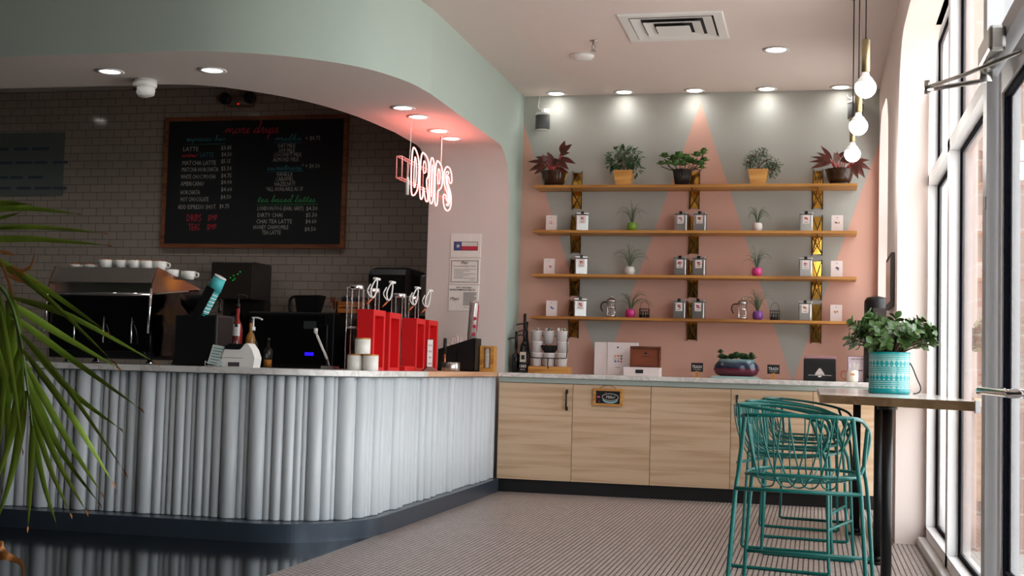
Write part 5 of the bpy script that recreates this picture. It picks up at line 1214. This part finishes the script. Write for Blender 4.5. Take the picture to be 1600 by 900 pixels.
# milks chalkboard hung on the cabinet
t = thing('hanging_chalkboard', 'small oak framed chalkboard reading Milks hung on the second cabinet', 'chalkboard', (-1.545, 9.835, .0))
mb = MB(); Mx = Matrix.Translation((0, -.012, .757)) @ Matrix.Rotation(math.radians(.5), 4, 'Y')
for a in ((-.115, .115, .048, .066), (-.115, .115, -.066, -.048), (-.115, -.093, -.048, .048), (.093, .115, -.048, .048)): mb.box(a[0], a[1], -.008, .008, a[2], a[3], M=Mx)
mb.build('oak_frame', WOODS, t)
mb = MB(); mb.box(-.093, .093, -.003, .006, -.048, .048, M=Mx); mb.build('slate', CHALK, t)
def ell(cx, cz, rx, rz, n=28, a0=0, a1=2*PI): return [(cx+rx*math.cos(a0+(a1-a0)*i/n), -.005, cz+rz*math.sin(a0+(a1-a0)*i/n)) for i in range(n+1)]
mb = MB(); mb.tube(ell(.018, .002, .062, .026), .0018, 5, M=Mx); v, f = text_geo('Milks!', .032, shear=.25, align='CENTER', sx=.95); mb.add([(.018+a, -.0055, -.008+b) for a, b, c in v], f, 0, False, Mx); mb.build('chalk_writing', mat('bright_chalk', (220, 214, 210), .9), t)
mb = MB(); lo = ell(.018, -.004, .06, .028, 20, PI, 2*PI); hi = ell(.018, -.018, .058, .026, 20, PI, 2*PI)
mb.grid([lo, hi], M=Mx); mb.build('chalk_band', mat('pale_blue_chalk', (150, 196, 204), .9), t)
mb = MB(); mb.box(-.082, -.062, -.005, -.0035, -.004, .006, M=Mx); mb.box(-.07, -.062, -.005, -.0035, -.036, -.03, M=Mx); mb.box(-.02, -.012, -.005, -.0035, .032, .037, M=Mx); mb.build('pink_chalk', mat('pink_chalk', (230, 90, 130), .9), t)
mb = MB(); mb.tube(smooth_path([(-.065, -.01, .823), (-.04, -.012, .843), (0, -.012, .850), (.04, -.012, .84), (.062, -.01, .822)], 2), .0022, 6); mb.build('cord', mat('brown_cord', (140, 96, 56), .8), t)

# ------------------------------------------------------------------ jade plant on the table
jx, jy = .375, 7.1
t = thing('jade_plant', 'large jade plant in a turquoise patterned pot on the window table', 'potted plant', (jx, jy, TZ+.0008))
m = bpy.data.materials.new('turquoise_patterned_glaze'); m.use_nodes = True; N, Lk = nodes(m); b = N['Principled BSDF']; b.inputs['Roughness'].default_value = .22
tc = N.new('ShaderNodeTexCoord'); sp = N.new('ShaderNodeSeparateXYZ'); Lk.new(tc.outputs['Object'], sp.inputs[0])
def Mn(op, a, bb=None, c=None):
    q = N.new('ShaderNodeMath'); q.operation = op
    for i, v in enumerate((a, bb, c)):
        if v is None: continue
        if isinstance(v, (int, float)): q.inputs[i].default_value = v
        else: Lk.new(v, q.inputs[i])
    return q.outputs[0]
ang = Mn('ARCTAN2', sp.outputs[1], sp.outputs[0])
z = sp.outputs[2]
fine = Mn('GREATER_THAN', Mn('SINE', Mn('MULTIPLY', z, 620)), .1)                                   # thin rings
tri_ = Mn('GREATER_THAN', Mn('SINE', Mn('MULTIPLY', ang, 26)), Mn('SINE', Mn('MULTIPLY', z, 170)))    # zigzag and tooth motif
wide = Mn('GREATER_THAN', Mn('SINE', Mn('MULTIPLY', z, 88)), -.1)
pat = Mn('ADD', Mn('MULTIPLY', wide, tri_), Mn('MULTIPLY', Mn('SUBTRACT', 1.0, wide), fine))
msk = Mn('MULTIPLY', Mn('GREATER_THAN', z, .028), Mn('LESS_THAN', z, .205))
fac = Mn('MULTIPLY', Mn('MULTIPLY', pat, msk), .62)
mx = N.new('ShaderNodeMix'); mx.data_type = 'RGBA'; mx.inputs[6].default_value = L4((14, 142, 146)); mx.inputs[7].default_value = L4((176, 206, 196)); Lk.new(fac, mx.inputs[0]); Lk.new(mx.outputs[2], b.inputs['Base Color'])
mb = MB(); mb.lathe([(0, 0), (.103, 0), (.1075, .006), (.1075, .022), (.104, .028), (.104, .205), (.107, .21), (.107, .218), (.098, .218), (.097, .19), (0, .185)], n=48); mb.build('pot', m, t)
mb = MB(); mb.lathe([(.096, .187), (0, .195)], n=30); mb.build('soil', SOIL, t)
rm = random.Random(21); ms = MB(); ml = MB()
tips = []
for i in range(74):
    a = rm.uniform(0, 2*PI); e = rm.uniform(.15, 1)**.6; R_ = .25*e
    zc = .215+.17*math.sqrt(max(0, 1-e*e*.92))*rm.uniform(.35, 1.12)+.02
    x = R_*math.cos(a)*1.0; y = R_*math.sin(a)*.85
    if x > .2: x = .2+(x-.2)*.4
    tips.append((x, y, zc))
for (x, y, zc) in tips:
    ms.tube(smooth_path([(x*.12, y*.12, .19), (x*.5, y*.5, .2+(zc-.2)*.65), (x, y, zc)], 2), .0055, 6, r_end=.003)
    o = Vector((x, y, zc)); ax = Vector((x*1.6, y*1.6, .16)).normalized()
    for lv in range(4):
        c = o-ax*.018*lv
        for s_ in range(2 if lv else 3):
            a = lv*PI/2+s_*PI*(1 if lv else 2/3.)+rm.uniform(-.4, .4)
            u = ax.orthogonal().normalized(); w_ = ax.cross(u)
            d = (u*math.cos(a)+w_*math.sin(a))*(1.0 if lv else .7)+ax*rm.uniform(.2, .8)
            ml.leaf(c, d, ax+Vector((0, 0, .3)), rm.uniform(.038, .058), rm.uniform(.013, .019), curl=rm.uniform(-.1, .3), thick=.003, point=.4)
ms.build('stems', STEMB, t); ml.build('leaves', LEAF, t)
t = thing('table_lamp_cable', 'thin black looped cable beside the jade pot on the table', 'cable', (jx, jy, TZ)); mb = MB()
mb.tube(smooth_path([(.10, -.01, .17), (.118, -.01, .14), (.14, -.012, .08), (.162, -.015, .035), (.15, -.02, .008), (.12, -.03, .004)], 3), .0035, 8); mb.build('cable', BLACK, t)

# ------------------------------------------------------------------ palm in the left foreground
pb = Vector((-2.62, 3.35, 0))
pt = thing('potted_palm', 'palm fronds reaching in from the left edge of the picture', 'potted palm', tuple(pb))
mb = MB(); mb.lathe([(0, 0), (.15, 0), (.19, .34), (.2, .36), (.18, .36), (.17, .3), (0, .3)], n=32); mb.build('pot', mat('grey_planter', (110, 108, 104), .6), pt)
def cr(P, n):
    P = [Vector(p) for p in P]; Q = []
    for i in range(len(P)-1):
        p0 = P[max(i-1, 0)]; p1 = P[i]; p2 = P[i+1]; p3 = P[min(i+2, len(P)-1)]
        for j in range(n):
            t_ = j/n; Q.append(.5*((2*p1)+(p2-p0)*t_+(2*p0-5*p1+4*p2-p3)*t_*t_+(3*p1-p0-3*p2+p3)*t_**3))
    Q.append(P[-1]); return Q
def frond(spine, leaflets, w=.013):
    """spine: stem points; leaflets: (start, bend, tip) in room coordinates"""
    root = MB(); S = cr(spine, 6); root.tube([p-pb for p in S], .008, 6, r_end=.003); f = root.build('frond', mat('palm_stem', (70, 92, 34), .5), pt)
    lv = MB(); dryb = MB()
    for (a, b_, c, ww) in leaflets:
        Q = cr([a, b_, c], 7)
        lv.blade([p-pb for p in Q], ww, fold=.3, side=(.25, .0, 1) if abs(Q[-1].x-Q[0].x) > abs(Q[-1].z-Q[0].z)*.6 else (1, 0, .2))
        q = Q[-3:]; dryb.blade([p-pb for p in (Q[-1], Q[-1]+(Q[-1]-Q[-2])*.7, Q[-1]+(Q[-1]-Q[-2])*1.1-Vector((0, 0, .006)))], ww*.3, fold=.2, side=(.2, 0, 1))
    lv.build('leaflets', PALM, f); dryb.build('dry_tips', PALMDRY, f)
SP1 = [(-2.462, 3.40, 1.200), (-2.384, 3.40, 1.172), (-2.338, 3.40, 1.125), (-2.301, 3.40, 1.031), (-2.278, 3.40, 0.937), (-2.258, 3.40, 0.843), (-2.243, 3.40, 0.759)]
LF1 = [
  ((-2.422, 3.40, 1.259), (-2.234, 3.37, 1.163), (-1.936, 3.30, 0.959), 0.0112),
  ((-2.378, 3.40, 1.249), (-2.171, 3.39, 1.136), (-1.968, 3.32, 1.039), 0.0090),
  ((-2.328, 3.40, 1.135), (-2.101, 3.35, 1.080), (-1.854, 3.38, 0.960), 0.0101),
  ((-2.349, 3.40, 1.125), (-2.206, 3.45, 1.034), (-2.019, 3.47, 0.938), 0.0123),
  ((-2.336, 3.40, 1.087), (-2.147, 3.43, 0.959), (-1.864, 3.33, 0.828), 0.0112),
  ((-2.290, 3.40, 1.022), (-2.125, 3.40, 0.866), (-1.933, 3.35, 0.767), 0.0112),
  ((-2.301, 3.40, 1.031), (-2.120, 3.36, 0.885), (-1.892, 3.31, 0.656), 0.0101),
  ((-2.299, 3.40, 0.993), (-2.097, 3.37, 0.793), (-2.032, 3.50, 0.598), 0.0112),
  ((-2.286, 3.40, 0.955), (-2.161, 3.44, 0.732), (-2.051, 3.47, 0.569), 0.0112),
  ((-2.277, 3.40, 0.918), (-2.178, 3.44, 0.694), (-1.975, 3.33, 0.557), 0.0112),
  ((-2.266, 3.40, 0.862), (-2.143, 3.38, 0.662), (-2.073, 3.43, 0.518), 0.0112),
  ((-2.257, 3.40, 0.824), (-2.199, 3.43, 0.637), (-2.160, 3.49, 0.499), 0.0101),
  ((-2.251, 3.40, 0.787), (-2.235, 3.45, 0.606), (-2.085, 3.30, 0.493), 0.0101),
  ((-2.243, 3.40, 0.768), (-2.247, 3.41, 0.608), (-2.266, 3.44, 0.460), 0.0112),
  ((-2.270, 3.40, 0.861), (-2.297, 3.40, 0.654), (-2.285, 3.32, 0.491), 0.0157),
  ((-2.285, 3.40, 0.936), (-2.314, 3.40, 0.728), (-2.295, 3.30, 0.569), 0.0157),
  ((-2.298, 3.40, 0.983), (-2.371, 3.45, 0.800), (-2.448, 3.49, 0.642), 0.0157),
  ((-2.324, 3.40, 1.068), (-2.351, 3.41, 0.897), (-2.312, 3.35, 0.693), 0.0146),
  ((-2.349, 3.40, 1.125), (-2.351, 3.45, 0.954), (-2.340, 3.42, 0.764), 0.0135),
  ((-2.384, 3.40, 1.163), (-2.382, 3.45, 0.954), (-2.426, 3.48, 0.701), 0.0157),
  ((-2.341, 3.40, 1.163), (-2.302, 3.40, 1.031), (-2.257, 3.38, 0.806), 0.0112),
  ((-2.387, 3.40, 1.029), (-2.335, 3.41, 0.802), (-2.317, 3.38, 0.579), 0.0135),
  ((-2.370, 3.40, 1.106), (-2.286, 3.36, 0.880), (-2.238, 3.35, 0.696), 0.0101),
]
LF3 = [
  ((-2.381, 3.30, 1.408), (-2.286, 3.30, 1.405), (-2.207, 3.28, 1.399), 0.0084),
  ((-2.380, 3.30, 1.385), (-2.233, 3.30, 1.390), (-2.054, 3.28, 1.371), 0.0094),
  ((-2.378, 3.30, 1.353), (-2.294, 3.30, 1.366), (-2.239, 3.28, 1.375), 0.0063),
  ((-2.377, 3.30, 1.332), (-2.188, 3.30, 1.335), (-1.970, 3.28, 1.316), 0.0084),
  ((-2.375, 3.30, 1.297), (-2.207, 3.30, 1.301), (-1.958, 3.28, 1.282), 0.0105),
  ((-2.376, 3.30, 1.321), (-2.313, 3.30, 1.331), (-2.237, 3.28, 1.332), 0.0063),
]
DRY = [[(-2.366, 3.38, 1.272), (-2.335, 3.38, 1.265), (-2.311, 3.38, 1.259)], [(-2.364, 3.38, 1.242), (-2.345, 3.38, 1.210), (-2.320, 3.38, 1.153), (-2.305, 3.38, 1.125)], [(-2.331, 3.38, 1.229), (-2.298, 3.38, 1.212), (-2.271, 3.38, 1.197)], [(-2.336, 3.38, 1.200), (-2.285, 3.38, 1.182), (-2.221, 3.38, 1.181)], [(-2.324, 3.38, 1.227), (-2.293, 3.38, 1.214), (-2.264, 3.38, 1.224), (-2.253, 3.38, 1.248), (-2.250, 3.38, 1.277)], [(-2.323, 3.38, 1.210), (-2.296, 3.38, 1.187), (-2.254, 3.38, 1.190)]]
LOW = [[(-2.220, 3.20, 0.405), (-2.150, 3.20, 0.404), (-2.119, 3.20, 0.385), (-2.119, 3.20, 0.350)], [(-2.222, 3.20, 0.437), (-2.181, 3.20, 0.425), (-2.155, 3.20, 0.392)]]

V3 = lambda L_: [tuple(Vector(p) for p in e[:3])+(e[3],) for e in L_]
frond([pb+Vector((0, 0, .36)), pb+Vector((.02, .03, .9))]+[Vector(p) for p in SP1], V3(LF1))
frond([pb+Vector((0, 0, .36)), pb+Vector((-.1, -.02, 1.1)), Vector((-2.75, 3.3, 1.45)), Vector((-2.62, 3.3, 1.40)), Vector((-2.5, 3.3, 1.33))], V3(LF3))
for P in DRY:
    mb = MB(); mb.blade([Vector(p)-pb for p in cr(P, 5)], .0055, side=(.2, 0, 1)); mb.build('dry_leaflet', PALMDRY, pt)
for P in LOW:
    mb = MB(); mb.blade([Vector(p)-pb for p in cr([pb+Vector((0, 0, .32))]+[Vector(q) for q in P], 5)], .011, side=(.2, 0, 1)); mb.build('low_leaf', PALMDRY, pt)
